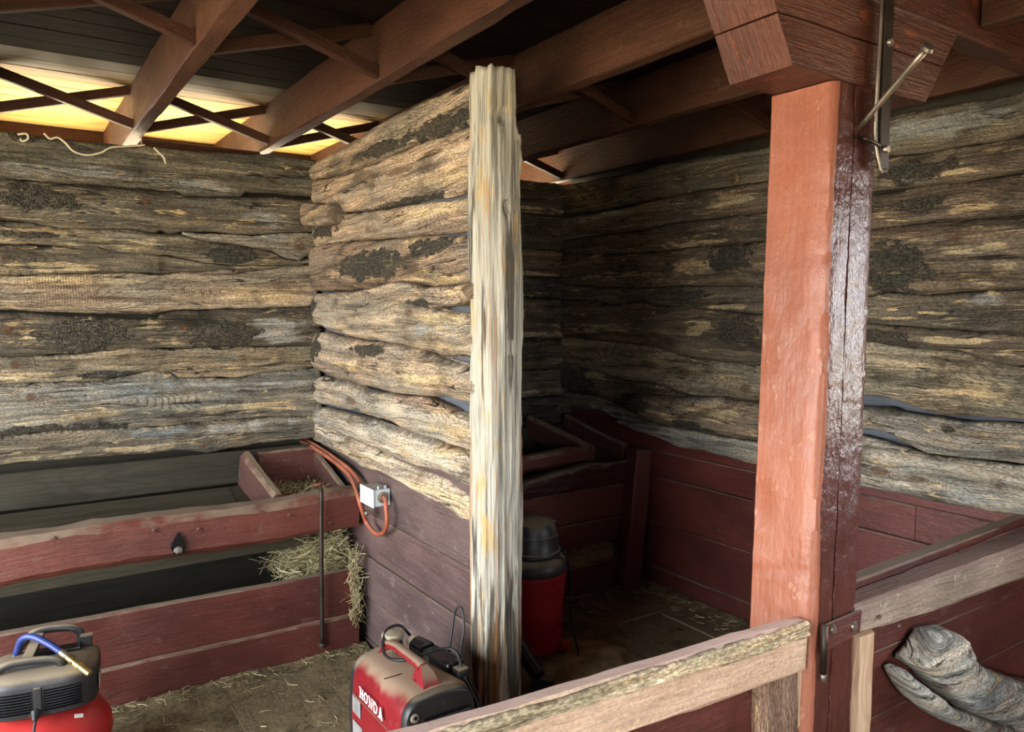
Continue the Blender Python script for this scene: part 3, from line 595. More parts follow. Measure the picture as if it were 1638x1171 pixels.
PL = [
    (p0t, p0b, C(150, 128, 100), [('b', 700, 200, 60, 14), ('b', 610, 240, 40, 10), ('t', 650, 215, 20, 6)], .07, .45, 1),
    (p1b and p0b, p1b, C(172, 138, 98), [('k', 640, 275, 40, 10), ('k', 690, 245, 30, 12), ('b', 640, 325, 70, 6), ('t', 720, 280, 60, 20)], .06, .12, .5),
    (p2t, p2b, C(164, 132, 92), [('t', 680, 340, 60, 10), ('b', 520, 370, 20, 10)], .06, .25, .6),
    (p3t, p3b, C(128, 98, 68), [('b', 600, 425, 50, 24), ('b', 690, 395, 40, 14), ('t', 690, 440, 60, 16), ('t', 540, 440, 40, 10)], .095, .8, 1.3),
    (p4t, p4b, C(158, 136, 106), [('b', 500, 490, 14, 16), ('t', 700, 510, 50, 14), ('t', 700, 548, 60, 12), ('g', 672, 528, 16, 12), ('k', 660, 500, 12, 14)], .085, .75, 1.4),
    (p5t, p5b, C(152, 128, 98), [('b', 500, 555, 22, 20), ('b', 600, 560, 30, 10), ('t', 690, 610, 60, 16), ('k', 648, 595, 8, 9), ('t', 570, 590, 30, 10)], .09, .75, 1.3),
    (p6t, p6b, C(164, 148, 126), [('b', 500, 620, 14, 12), ('t', 720, 690, 40, 14), ('k', 570, 640, 20, 12)], .08, .6, 1.3),
    (p7t, p7b, C(168, 154, 132), [('t', 720, 720, 40, 14), ('k', 715, 715, 10, 8)], .08, .6, 1.3),
    (p8t, p8b, C(172, 154, 128), [('t', 690, 780, 60, 14), ('k', 562, 704, 10, 9), ('t', 580, 730, 40, 8), ('t', 740, 820, 30, 14)], .075, .45, 1.2)]
for i, (T, B, c, pt, th, rd, ro) in enumerate(PL):
    slab('log_slab', pa, (0, 1.475), c, T, B, pt, thick=th, rnd=rd, rough=ro, u0=2.462 - .004 * (i % 3), u1=4.22, back=.055, off=-.055, nearin=.028, endr=(0, .05 if 2 < i < 8 else 0))
slab('log_slab', pa, (0, 1.485), C(150, 124, 94), r6((450, 318), (600, 272), (690, 305), (800, 308), (940, 292)), r6((450, 330), (560, 375), (700, 402), (740, 415), (860, 392), (940, 362)), [('b', 690, 485, 20, 8), ('t', 745, 470, 16, 6)], thick=.07, rnd=.8, rough=1.5)
slab('log_slab', pa, (0, 1.50), C(158, 120, 84), r6((560, 835), (700, 850), (830, 905)), r6((560, 860), (700, 905), (830, 928)), [], thick=.04, rnd=.8)
slab('wood_block', pa, (0, 1.47), C(146, 116, 84), r2((335, 1005), (420, 1000), (500, 1012), (512, 1030)), r2((335, 1122), (420, 1118), (500, 1108), (512, 1095)), [('t', 518, 345, 16, 10)], thick=.07, rnd=.4, lap=0)
pb = lambda p: at(p[0], p[1], 0, 1.505)
lines = [r3((1308, 640)), r3((730, 610), (1310, 945)), r4((370, 60), (1050, 555)), r4((345, 310), (1050, 830)), r4((345, 540), (430, 610))]
zs = [(1.10, 1.05)] + [tuple(sum(pb(p)[2] for p in l) / len(l) for _ in (0, 1)) for l in lines[1:]] + [(0.0, 0.0)]
for i in range(5):
    tbox('partition_board', pa, PURP, 1.492 + .005 * (i % 2), 1.532, 2.46, 4.2, zs[i + 1][0] + .003, zs[i][0] - .003, axis='y', ch=.005, wob=.003, seg=.12, color=(1, 1, 1, 1) if i != 1 else (1.08, 1, 1, 1))
tbox('backing_panel', pa, PANEL, 1.536, 1.55, 2.46, 4.25, .9, 2.40, axis='y', wob=0, ch=.001, seg=.5)
for i in range(9):                                  # slabs on the far side, in the second stall
    z0 = .12 + i * .26
    o = slab('log_slab', pa, (0, 1.605), C(110, 94, 72), [(2.5, z0 + .25), (4.2, z0 + .25)], [(2.5, z0), (4.2, z0)], [], thick=.05, rnd=.5, raw=True, back=.06, res=.03, nv=10)
    for v in o.data.vertices: v.co.x = 3.215 - v.co.x
    o.data.flip_normals()

# ------------------------------------------------------------------ grey post at the partition's end
def rough_post(name, mat, sect, zlist, cx, cy, amp=.008, seed=1.0, attr=True, holes=(), color=None, res=72):
    """weathered upright: closed outline sect(angle) scaled per height, with long vertical checks"""
    V, U, A, F = [], [], [], []; n = res
    for i, z in enumerate(zlist):
        for j in range(n + 1):
            a = 2 * math.pi * (j % n) / n; r = sect(a, z); ca, sa = math.cos(a), math.sin(a)
            d = amp * fbm(ca * 5 + seed, sa * 5, z * .9) + amp * .7 * fbm(ca * 16, sa * 16 + seed, z * 1.4) + amp * .3 * fbm(ca * 30, sa * 30, z * 12)
            for ha, hz, hr, hd in holes:
                q = (((a - ha + math.pi) % (2 * math.pi) - math.pi) * r / hr) ** 2 + ((z - hz) / (hr * 1.3)) ** 2
                d -= hd * math.exp(-q * 1.5)
            V.append((cx(z) + ca * (r + d), cy(z) + sa * (r + d), z + .012 * fbm(ca * 3, sa * 3, seed) * (1 if i == len(zlist) - 1 else 0))); U.append((z, a * .1)); A.append((0, 0, 0, 0))
    m = n + 1
    for i in range(len(zlist) - 1):
        for j in range(n): p = i * m + j; F.append((p, p + 1, p + m + 1, p + m))
    c = len(F); F.append(tuple(range(n - 1, -1, -1))); F.append(tuple(range((len(zlist) - 1) * m, (len(zlist) - 1) * m + n)))
    me = mesh(name, V, F, U, True, (c, c + 1)); return link(name, me, mat, None, color)
def gsect(a, z):
    ca, sa = abs(math.cos(a)), abs(math.sin(a)); p = 3.4
    hx = .086 - .010 * max(0, z - 2.1) / .4 - (.014 if z > 2.30 and math.cos(a) > .3 else 0); hy = .078
    return 1 / ((ca / hx) ** p + (sa / hy) ** p) ** (1 / p)
def mat_greypost():
    m, t, b = newmat('bleached_post_wood'); P, oi = uvrand(t)
    g = nd(t, 'ShaderNodeNewGeometry').outputs['Position']
    fib = NZ(t, g, (95, 95, 2.2), 4, .62); str_ = NZ(t, g, (26, 26, 1.0), 4, .6); bl = NZ(t, g, (9, 9, 3.5), 4, .6); dk = NZ(t, g, (16, 16, 1.3), 4, .6)
    col = MX(t, SS(t, MA(t, 'ADD', MA(t, 'MULTIPLY', fib, .5), MA(t, 'MULTIPLY', str_, .5)),   .32, .55), C(86, 80, 68), C(196, 192, 178))
    col = MX(t, MA(t, 'MULTIPLY', SS(t, bl, .55, .68), .65), col, C(196, 158, 88))
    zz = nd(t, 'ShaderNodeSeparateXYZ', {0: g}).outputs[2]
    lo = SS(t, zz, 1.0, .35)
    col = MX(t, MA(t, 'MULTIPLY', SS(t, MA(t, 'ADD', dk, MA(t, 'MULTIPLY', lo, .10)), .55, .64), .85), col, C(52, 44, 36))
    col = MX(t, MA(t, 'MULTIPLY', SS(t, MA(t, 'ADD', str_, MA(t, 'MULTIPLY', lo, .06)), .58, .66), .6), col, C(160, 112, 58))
    t.links.new(col, b.inputs['Base Color']); b.inputs['Roughness'].default_value = .8; b.inputs['Specular IOR Level'].default_value = .3
    t.links.new(BUMP(t, MA(t, 'ADD', fib, MA(t, 'MULTIPLY', str_, 1.5)), .9, .012), b.inputs['Normal'])
    return m
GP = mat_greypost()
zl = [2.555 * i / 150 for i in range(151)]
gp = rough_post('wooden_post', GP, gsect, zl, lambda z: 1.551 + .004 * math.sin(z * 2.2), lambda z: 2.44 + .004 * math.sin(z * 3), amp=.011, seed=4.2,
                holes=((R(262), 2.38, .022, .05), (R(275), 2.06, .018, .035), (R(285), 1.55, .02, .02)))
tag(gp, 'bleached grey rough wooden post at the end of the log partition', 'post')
def lump(name, mat, c, s, parent, seed, amp=.3):
    b = bmesh.new(); bmesh.ops.create_icosphere(b, subdivisions=4, radius=1)
    for v in b.verts:
        k = 1 + amp * fbm(v.co.x * 2 + seed, v.co.y * 2, v.co.z * 2) + amp * .5 * fbm(v.co.x * 7, v.co.y * 7 + seed, v.co.z * 7); v.co = Vector((v.co.x * s[0], v.co.y * s[1], v.co.z * s[2])) * k + Vector(c)
    me = bpy.data.meshes.new(name); b.to_mesh(me); b.free()
    for p in me.polygons: p.use_smooth = True
    return link(name, me, mat, parent)
lump('torn_bark', FOAM, (1.648, 2.47, 2.27), (.032, .04, .11), gp, 1.0)['label'] = 'pale torn bark edge'
lump('torn_bark', FOAM, (1.645, 2.47, 2.16), (.025, .03, .05), gp, 3.0)['label'] = 'pale torn bark edge'
lump('bark_lump', BARKM, (1.655, 2.49, 1.70), (.042, .05, .085), gp, 5.0, .5)['label'] = 'rough grey bark lump'
lump('bark_lump', BARKM, (1.650, 2.49, 1.79), (.028, .04, .035), gp, 8.0, .5)['label'] = 'rough grey bark lump'
#@@THINGS
def rebase(root, loc):
    loc = Vector(loc); root.location = loc
    for c in root.children: c.matrix_parent_inverse = Matrix.Translation(-loc)
# ------------------------------------------------------------------ red structural post
def red_post():
    loop = [(0, .194), (0, .165), (0, .135), (0, .105), (0, .075), (0, .05), (0, .022), (.007, .007), (.022, 0), (.045, 0), (.070, 0), (.087, 0), (.0905, .028), (.094, 0), (.115, 0), (.14, 0), (.165, 0), (.190, 0), (.196, .006), (.196, .06), (.196, .13), (.196, .194), (.13, .200), (.06, .200), (.006, .200)]
    n = len(loop); per = [0]
    for i in range(n):
        p, q = loop[i], loop[(i + 1) % n]; per.append(per[-1] + math.hypot(p[0] - q[0], p[1] - q[1]))
    V, U, F = [], [], []; zs_ = [2.287 * i / 190 for i in range(191)]
    for z in zs_:
        bx, by = 1.741 + (z - 1.03) * .0752, 1.192 + (z - 1.03) * .0376
        for j in range(n + 1):
            x, y = loop[j % n]; jj = j % n
            d = .004 * fbm(jj * .5, z * 3) + .0022 * fbm(jj * 1.3 + 9, z * 14) + .0015 * fbm(jj * 2.3, z * 45)
            if jj in (0, 1, 24): d += .012 * fbm(3.3, z * 5) * (1 if z < 1.3 else .3) - (.014 * math.exp(-((z - 1.18) / .05) ** 2))
            if x == 0: d -= .006 * math.exp(-((z - (.985 - .25 * (y - .1))) / .006) ** 2)
            if jj in (6, 7, 8): d += .005 * fbm(z * 6, 4.4)
            # outward along the face
            if x == 0: dx, dy = -d, 0
            elif y == 0: dx, dy = 0, -d
            else: dx, dy = 0, 0
            if jj == 12: dx += .004 * fbm(z * 2.5, 8)
            k = 1 + .012 * (z - 1)
            V.append((bx + x * k + dx, by + y + dy, z)); U.append((z, per[j]))
    m = n + 1
    for i in range(len(zs_) - 1):
        for j in range(n): p = i * m + j; F.append((p, p + 1, p + m + 1, p + m))
    F.append(tuple(range(n - 1, -1, -1))); F.append(tuple(range((len(zs_) - 1) * m, (len(zs_) - 1) * m + n)))
    me = mesh('timber_post', V, F, U, True, (len(F) - 1, len(F) - 2))
    try: me.set_sharp_from_angle(angle=R(50))
    except Exception: pass
    me.materials.append(POSTRED); me.materials.append(POSTDARK)       # the aisle side gets a darker, glossier paint
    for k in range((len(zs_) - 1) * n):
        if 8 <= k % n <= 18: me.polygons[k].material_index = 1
    return link('timber_post', me, None)
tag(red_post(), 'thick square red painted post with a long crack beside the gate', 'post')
# corbel on the post (split along its length) and the beam it carries
co = empty('corbel')
def corbel_piece(z0, z1, name):
    xl = lambda z: 1.655 - (z - 2.285) * .545; xr = lambda z: 2.26 + (z - 2.285) * .74
    yc0, yc1 = 1.232, 1.428
    n = 26; V, U, F = [], [], []
    loop = [(yc0, z0), (yc0, (z0 + z1) / 2), (yc0, z1), (yc1, z1), (yc1, (z0 + z1) / 2), (yc1, z0)]
    for i in range(n):
        s = i / (n - 1)
        for j in range(7):
            y, z = loop[j % 6]; x = xl(z) + (xr(z) - xl(z)) * s
            e = .003 * fbm(x * 9, z * 30 + y * 20)
            V.append((x + (e if i in (0, n - 1) else 0), y + e, z + .003 * fbm(x * 6, y * 30, z0 * 5))); U.append((x, (j if j < 6 else 6) * .07))
    for i in range(n - 1):
        for j in range(6): F.append((i * 7 + j, i * 7 + j + 1, (i + 1) * 7 + j + 1, (i + 1) * 7 + j))
    for base in (0, (n - 1) * 7):
        b0 = len(V)
        for j in range(6): V.append(V[base + j]); U.append((V[base + j][2], V[base + j][1]))
        F.append(tuple(range(b0, b0 + 6)))
    me = mesh(name, V, F, U, False); fix_normals(me)
    return link(name, me, CORB, co)
CORB = mat_paint('old_brown_red_paint', C(74, 40, 30), C(102, 54, 38), rough=.5, dust=.2, wear=.5, bump=.7, wood=C(160, 84, 50))
corbel_piece(2.289, 2.403, 'lower_block'); corbel_piece(2.408, 2.515, 'upper_block')
rebase(co, (1.95, 1.33, 2.289)); tag(co, 'brown red corbel block with slanted ends on top of the square red post', 'corbel')
tag(tbox('ceiling_beam', None, CORB, -2.42, 3.25, 1.236, 1.325, 2.519, 2.65, axis='x', wob=.005, ch=.008, seg=.1, color=(.85, .8, .78, 1)), 'long brown beam resting on the corbel of the red post', 'beam')
# ironwork on the post
st = empty('iron_strap')
tbox('flat_bar', st, IRON, 1.985, 2.026, 1.196, 1.207, 2.07, 2.60, axis='z', wob=.0008, ch=.002, seg=.05)
tube('edge_rod', st, IRONL, [(1.975, 1.20, 2.60), (1.972, 1.20, 2.45), (1.966, 1.20, 2.30), (1.972, 1.205, 2.15), (1.992, 1.196, 2.055)], .005)
for z in (2.40, 2.12): lathe('bolt', st, IRONL, [(0, .01), (.009, .01), (.011, .004), (.011, 0)], 12, (2.005, 1.196, z), M=Matrix.Rotation(R(90), 3, 'X'))
rebase(st, (2.005, 1.2, 2.07)); tag(st, 'dark iron strap bolted up the side of the red post', 'strap')
a, b = at(1378, 200, 1, 1.225), at(1482, 78, 1, 1.02); d = (b - a).normalized()
sp = empty('spike')
tube('shank', sp, IRONL, [a - d * .03, a + (b - a) * .5, b], .0085, 12, 3, taper=lambda t: .75 + .25 * t)
lathe('head', sp, IRONL, [(0.001, -.003), (.015, -.003), (.018, .002), (.013, .008), (.001, .01)], 16, b, M=d.to_track_quat('Z', 'Y').to_matrix())
rebase(sp, a); tag(sp, 'long steel spike with a flat head jutting from the red post', 'spike')
tag(tube('bent_nail', None, IRON, [at(1374, 219, 1, 1.235), at(1385, 222, 1, 1.20), at(1402, 230, 1, 1.195), at(1412, 236, 1, 1.205)], .0055), 'rusty bent nail hooked beside the iron strap', 'nail')

# ------------------------------------------------------------------ gate hung on the red post
GW = mat_paint('rough_gate_wood', C(198, 164, 138), C(228, 200, 172), rough=.7, dust=1.0, wear=.7, bump=.9, wood=C(236, 212, 168), spec=.3, dustcol=C(226, 194, 180))
ga = empty('stall_gate')
timber('top_rail', ga, GW, (1.716, 1.214, .815), (.1, 1.216, .880), .046, .134, ch=.008, wob=.006, seg=.05)
slab('bark_strip', ga, (1, 1.192), C(212, 186, 138), [(.1, .946), (.7, .922), (1.2, .902), (1.715, .882)], [(.1, .906), (.7, .886), (1.0, .875), (1.3, .858), (1.715, .842)], [('t', .9, .9, .6, .04), ('t', 1.5, .87, .4, .04)], thick=.010, back=.004, rnd=.6, rough=1.0, raw=True, res=.008)
timber('stile', ga, LOG, (1.645, 1.232, .02), (1.645, 1.232, .757), .135, .07, up=(0, 1, 0), ch=.02, wob=.016, seg=.04, color=C(190, 128, 92))
timber('stile_edge', ga, PALE, (1.722, 1.236, .02), (1.716, 1.236, .755), .022, .06, up=(0, 1, 0), ch=.006, wob=.014, seg=.03)
for i in range(3): tbox('gate_board', ga, RED, .1, 1.70, 1.262, 1.285, .02 + i * .25, .266 + i * .25, axis='x', ch=.004, wob=.003, seg=.12, color=(1.05, .95, .98, 1))
tube('nail', ga, IRONL, [at(1215, 1122, 1, 1.27), at(1212, 1122, 1, 1.25), at(1226, 1122, 1, 1.22)], .003)
tube('nail', ga, IRONL, [at(1288, 1120, 1, 1.21), at(1300, 1112, 1, 1.19)], .004)
rebase(ga, (1.74, 1.24, 0)); tag(ga, 'low gate with pale rough sawn top rail hinged to the red post', 'gate')
hi = empty('gate_hinge')
poly('strap_plate', hi, RED, [(1.752, .868), (1.925, .874), (1.918, .815), (1.80, .80), (1.752, .80)], .008, lambda x, z, d: (x, 1.176 - d, z))
for x, z in ((1.792, .853), (1.888, .838)): lathe('bolt', hi, IRONL, [(.001, .006), (.010, .006), (.013, .001), (.013, 0)], 14, (x, 1.168, z), M=Matrix.Rotation(R(90), 3, 'X'))
tube('pintle', hi, IRON, [(1.754, 1.166, .742), (1.754, 1.166, .872)], .0085, 12, smoothpath=False)
tube('pintle_tip', hi, IRONL, [(1.754, 1.166, .722), (1.754, 1.166, .745)], .0080, 12, smoothpath=False)
rebase(hi, (1.754, 1.17, .74)); tag(hi, 'painted strap hinge with bolts joining the gate to the red post', 'hinge')

# ------------------------------------------------------------------ low wall right of the post
hw = empty('low_wall')
GW2 = mat_paint('grey_rail_wood', C(118, 104, 92), C(168, 150, 134), rough=.75, dust=.9, wear=.6, bump=.9, wood=C(190, 172, 150), spec=.3, dustcol=C(136, 108, 100))
timber('top_rail', hw, GW2, (1.958, 1.246, .822), (3.25, 1.246, .806), .086, .098, ch=.010, wob=.007, seg=.05, ends=(.9, 1.42))
timber('cap_board', hw, RED, (2.03, 1.318, .868), (3.25, 1.318, .895), .05, .03, ch=.005, wob=.003, color=(.95, .9, .9, 1))
for i in range(4): tbox('wall_board', hw, RED, 1.965, 3.25, 1.292, 1.318, .01 + i * .21, .217 + i * .21, axis='x', ch=.002, wob=.0015, seg=.2, color=(1.05, .98, 1.02, 1))
timber('upright_strip', hw, PALE, (2.012, 1.232, .01), (2.012, 1.232, .772), .088, .055, up=(0, 1, 0), ch=.010, wob=.006, seg=.05)
timber('upright_batten', hw, OLD, (1.955, 1.262, .01), (1.955, 1.262, .775), .014, .05, up=(0, 1, 0), ch=.002, wob=.003)
for p in ((1406, 987), (1438, 1001)): q = at(p[0], p[1], 1, 1.203); lathe('nail_head', hw, IRONL, [(.001, .004), (.006, .004), (.007, 0)], 10, q, M=Matrix.Rotation(R(90), 3, 'X'))
rebase(hw, (2.6, 1.28, 0)); tag(hw, 'low wall of red boards with a grey knotty rail beside the red post', 'low wall')
dw = empty('driftwood'); DWP = (1, 1.275)
def dsl(name, top, bot, pats, **k): return slab(name, dw, DWP, C(172, 170, 164), top, bot, pats, **k)
dsl('gnarled_limb', [(1432, 1046), (1447, 1030), (1464, 1000), (1490, 999), (1519, 1012), (1530, 1040), (1560, 1062), (1600, 1076), (1638, 1086), (1680, 1102)], [(1432, 1052), (1452, 1066), (1475, 1090), (1500, 1112), (1540, 1136), (1600, 1162), (1680, 1194)],
    [('k', 1508, 1030, 9, 15), ('g', 1550, 1090, 100, 40), ('k', 1630, 1112, 9, 9)], thick=.085, back=.0, rnd=.85, rough=1.6, endr=(0, 0), res=.006, nv=26)
dsl('lower_prong', [(1414, 1061), (1424, 1060), (1440, 1074), (1470, 1098), (1505, 1122), (1560, 1142), (1680, 1184)], [(1414, 1072), (1424, 1088), (1440, 1108), (1462, 1128), (1500, 1150), (1545, 1163), (1640, 1184), (1680, 1210)],
    [('g', 1500, 1130, 100, 40), ('k', 1555, 1150, 9, 8)], thick=.075, back=.0, rnd=.85, rough=1.4, endr=(.02, 0), res=.006)
rebase(dw, (2.5, 1.27, .3)); tag(dw, 'gnarled silver grey driftwood branch fixed to the red low wall', 'driftwood')

# ------------------------------------------------------------------ manger in the near stall
ma = empty('manger')
fb = timber('front_beam', ma, RED, (-1.5, 3.638, .697), (1.462, 3.638, .697), .155, .19, ch=.030, wob=.014, seg=.04, color=(1.12, 1.12, 1.06, 1))
poly('knot_hole', ma, BLACKC, [(x, z) for x, z in [tuple(at(px, py, 1, 3.55))[::2] for px, py in ((285, 853), (292, 862), (297, 872), (296, 882), (288, 888), (278, 886), (273, 878), (276, 868))]], .02, lambda x, z, d: (x, 3.549 + d, z))
kp = at(285, 880, 1, 3.545); lump('knot', OLD, kp, (.018, .005, .014), ma, 3.0)
timber('upper_front_board', ma, RED, (-1.5, 3.590, .315), (1.45, 3.590, .28), .05, .225, ch=.006, wob=.005, seg=.08, color=(1.1, 1, 1, 1))
timber('lower_front_board', ma, RED, (-1.5, 3.578, .098), (1.44, 3.578, .08), .075, .19, ch=.008, wob=.006, seg=.08, color=(1.1, 1, 1, 1))
tbox('back_board', ma, TROUGH, -1.5, 1.40, 4.145, 4.17, .775, .945, axis='x', ch=.004, wob=.003, color=(1, 1, 1, 1))
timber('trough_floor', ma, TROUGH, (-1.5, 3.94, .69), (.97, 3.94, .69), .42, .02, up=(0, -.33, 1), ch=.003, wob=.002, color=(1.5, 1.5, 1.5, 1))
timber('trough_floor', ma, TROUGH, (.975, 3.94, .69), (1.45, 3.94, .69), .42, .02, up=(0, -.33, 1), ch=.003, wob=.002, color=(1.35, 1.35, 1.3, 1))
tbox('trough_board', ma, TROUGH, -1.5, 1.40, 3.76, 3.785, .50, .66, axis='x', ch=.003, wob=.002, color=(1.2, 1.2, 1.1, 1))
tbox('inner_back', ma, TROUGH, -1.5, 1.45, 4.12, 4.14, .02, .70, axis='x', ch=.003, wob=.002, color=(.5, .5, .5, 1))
DIV = mat_paint('dusty_red_divider', C(70, 44, 38), C(96, 62, 52), rough=.7, dust=1.0, wear=.5, bump=.6)
timber('divider', ma, DIV, (1.055, 4.14, .85), (1.095, 3.725, .70), .062, .20, ch=.028, wob=.006, seg=.05)
tbox('compartment_back', ma, DIV, 1.12, 1.42, 4.10, 4.14, .68, .935, axis='x', ch=.01, wob=.005, seg=.05, color=(1.2, .9, .9, 1))
timber('compartment_side', ma, DIV, (1.437, 4.14, .83), (1.440, 3.72, .70), .034, .17, ch=.008, wob=.003, seg=.05)
for px, py in ((463, 825), (529, 838), (86, 862), (246, 850), (318, 848)):
    q = at(px, py, 1, 3.556); lathe('peg', ma, RED, [(.001, .004), (.008, .004), (.010, -.006)], 10, q, M=Matrix.Rotation(R(90), 3, 'X'))
rebase(ma, (0, 3.85, 0)); tag(ma, 'long red painted feed manger under the log wall, open grey trough', 'manger')
rod = empty('iron_rod')
tube('bar', rod, IRON, [(1.262, 3.60, .83), (1.258, 3.56, .835), (1.256, 3.532, .81), (1.252, 3.528, .70), (1.246, 3.522, .40), (1.242, 3.518, .075)], .0105, 12)
tube('bolt', rod, mat_plain('rust', C(120, 60, 36), .8), [(1.235, 3.575, .845), (1.285, 3.57, .848)], .007, 8, smoothpath=False)
lathe('foot', rod, IRON, [(.018, 0), (.018, .012), (.010, .02)], 12, (1.242, 3.518, .06))
rebase(rod, (1.245, 3.52, .06)); tag(rod, 'black iron rod hanging down the red manger front', 'rod')

# ------------------------------------------------------------------ manger in the second stall
mm = empty('manger')
mk = dict(ch=.008, wob=.005, seg=.06)
zf = lambda p: at(p[0], p[1], 1, 3.46)[2]
slab('broken_top_board', mm, (1, 3.47), C(140, 60, 50), [(2.34, .71), (2.40, .735), (2.62, .77), (2.86, .79), (3.0, .775), (3.18, .782)], [(2.34, .638), (3.18, .645)], [], thick=.045, rnd=.5, back=.05, rough=1.4, raw=True, mat=RED)
timber('front_board', mm, RED, (1.72, 3.485, .54), (3.13, 3.485, .545), .05, .19, **mk)
timber('front_board', mm, RED, (1.72, 3.49, .368), (3.12, 3.49, .365), .045, .145, **mk)
timber('front_board', mm, RED, (1.72, 3.50, .09), (3.10, 3.50, .09), .06, .17, **mk)
timber('corner_post', mm, RED, (3.125, 3.42, .0), (3.215, 3.42, .845), .130, .105, up=(0, 1, 0), ch=.01, wob=.004, seg=.06)
timber('trough_beam', mm, RED, (1.72, 3.60, .80), (2.92, 3.60, .815), .11, .10, ch=.025, wob=.01, seg=.05, color=(.9, .85, .85, 1))
timber('divider', mm, DIV, (2.90, 4.15, .92), (2.955, 3.57, .80), .06, .15, ch=.02, wob=.006, seg=.05)
timber('side_board', mm, DIV, (3.18, 4.12, .90), (3.18, 3.52, .78), .045, .17, ch=.01, wob=.006, seg=.05)
tbox('back_board', mm, TROUGH, 1.72, 3.24, 4.12, 4.15, .60, .92, axis='x', ch=.004, wob=.003)
timber('trough_floor', mm, TROUGH, (1.72, 3.88, .62), (3.2, 3.88, .62), .48, .02, up=(0, -.25, 1), wob=.002)
rebase(mm, (2.5, 3.85, 0)); tag(mm, 'dark red board manger with a leaning corner post in the dim stall', 'manger')

# ------------------------------------------------------------------ hay and straw
def hay(name, n, sampler, length, width=.0028, flat=.35, seed=1):
    rg = random.Random(seed); V, F = [], []
    for i in range(n):
        p = Vector(sampler(rg)); L = length * rg.uniform(.4, 1.2); a = rg.uniform(0, 2 * math.pi); e = rg.gauss(0, flat)
        d = Vector((math.cos(a) * math.cos(e), math.sin(a) * math.cos(e), math.sin(e))); s = d.orthogonal().normalized(); s.rotate(Matrix.Rotation(rg.uniform(0, 6.28), 3, d)); w = width * rg.uniform(.6, 1.5)
        bend = Vector((rg.gauss(0, .16), rg.gauss(0, .16), rg.gauss(0, .12))) * L; b0 = len(V); u = d.cross(s)
        for t in (-.5, 0, .5):
            c = p + d * L * t + bend * (1 - 4 * t * t) * .5
            V += [c + s * w * .5, c - s * w * .25 + u * w * .43, c - s * w * .25 - u * w * .43]
        for r_ in (0, 3):
            for j in range(3): F.append((b0 + r_ + j, b0 + r_ + (j + 1) % 3, b0 + r_ + 3 + (j + 1) % 3, b0 + r_ + 3 + j))
    me = mesh(name, V, F, None, False); return link(name, me, STRAW)
def pile(x0, x1, y0, y1, zf_): return lambda g: (lambda x, y: (x, y, zf_(x, y, g)))(g.uniform(x0, x1), g.uniform(y0, y1))
tag(hay('hay', 4200, lambda g: (lambda s: (1.43 - abs(g.gauss(0, .11)), g.uniform(3.66, 4.0), g.uniform(.35, .37 + .22 * s)))(g.random()), .13, flat=.5, seed=3), 'tangled dry hay bulging out beneath the long manger beam', 'hay', kind='stuff')
tag(hay('hay', 170, lambda g: (lambda t: (1.425 + g.gauss(0, .014), 3.54 + g.gauss(0, .012), .50 - .36 * t))(g.random() ** 1.2), .11, flat=1.1, seed=5), 'wisps of hay trailing down the red boards beside the partition', 'hay', kind='stuff')
tag(hay('hay', 1500, lambda g: (g.uniform(1.14, 1.41), g.uniform(3.74, 4.08), .70 + g.random() * .05), .12, flat=.4, seed=6), 'handful of hay in the small end compartment of the long manger', 'hay', kind='stuff')
tag(hay('hay', 2600, lambda g: (lambda x: (x, g.uniform(3.50, 3.60), .17 + g.random() * (.06 + .05 * max(0, x - 2.7) / .4)))(3.08 - abs(g.gauss(0, .25))), .09, flat=.6, seed=7), 'strip of hay in the slot between dim manger boards', 'hay', kind='stuff')
tag(hay('hay', 700, lambda g: (g.uniform(2.97, 3.2), g.uniform(3.56, 3.95), .64 + g.random() * .1), .12, flat=.4, seed=8), 'hay lying in the end of the dim manger', 'hay', kind='stuff')
def floor_straw(g):
    r = g.random()
    if r < .22: return (g.uniform(.2, 1.45), 3.53 - abs(g.gauss(0, .06)), .012 + g.random() * .02)
    if r < .60: return (g.uniform(.1, 1.45), g.uniform(2.0, 3.5), .008)
    if r < .85: return (3.25 - abs(g.gauss(0, .12)), g.uniform(2.3, 3.45), .010 + g.random() * .015)
    return (g.uniform(2.2, 3.2), 3.44 - abs(g.gauss(0, .12)), .010 + g.random() * .03)
tag(hay('straw', 650, floor_straw, .055, width=.0024, flat=.08, seed=9), 'short straw bits scattered over the dirty floor boards', 'straw', kind='stuff')
def dirt(name, x0, x1, y0, y1, zfun, step=.018):
    nx, ny = int((x1 - x0) / step), int((y1 - y0) / step); V, F = [], []
    for j in range(ny + 1):
        for i in range(nx + 1):
            x, y = x0 + (x1 - x0) * i / nx, y0 + (y1 - y0) * j / ny; V.append((x, y, zfun(x, y)))
    for j in range(ny):
        for i in range(nx): a_ = j * (nx + 1) + i; F.append((a_, a_ + 1, a_ + nx + 2, a_ + nx + 1))
    return link(name, mesh(name, V, F, [(v[1], v[0]) for v in V], True), DIRT)
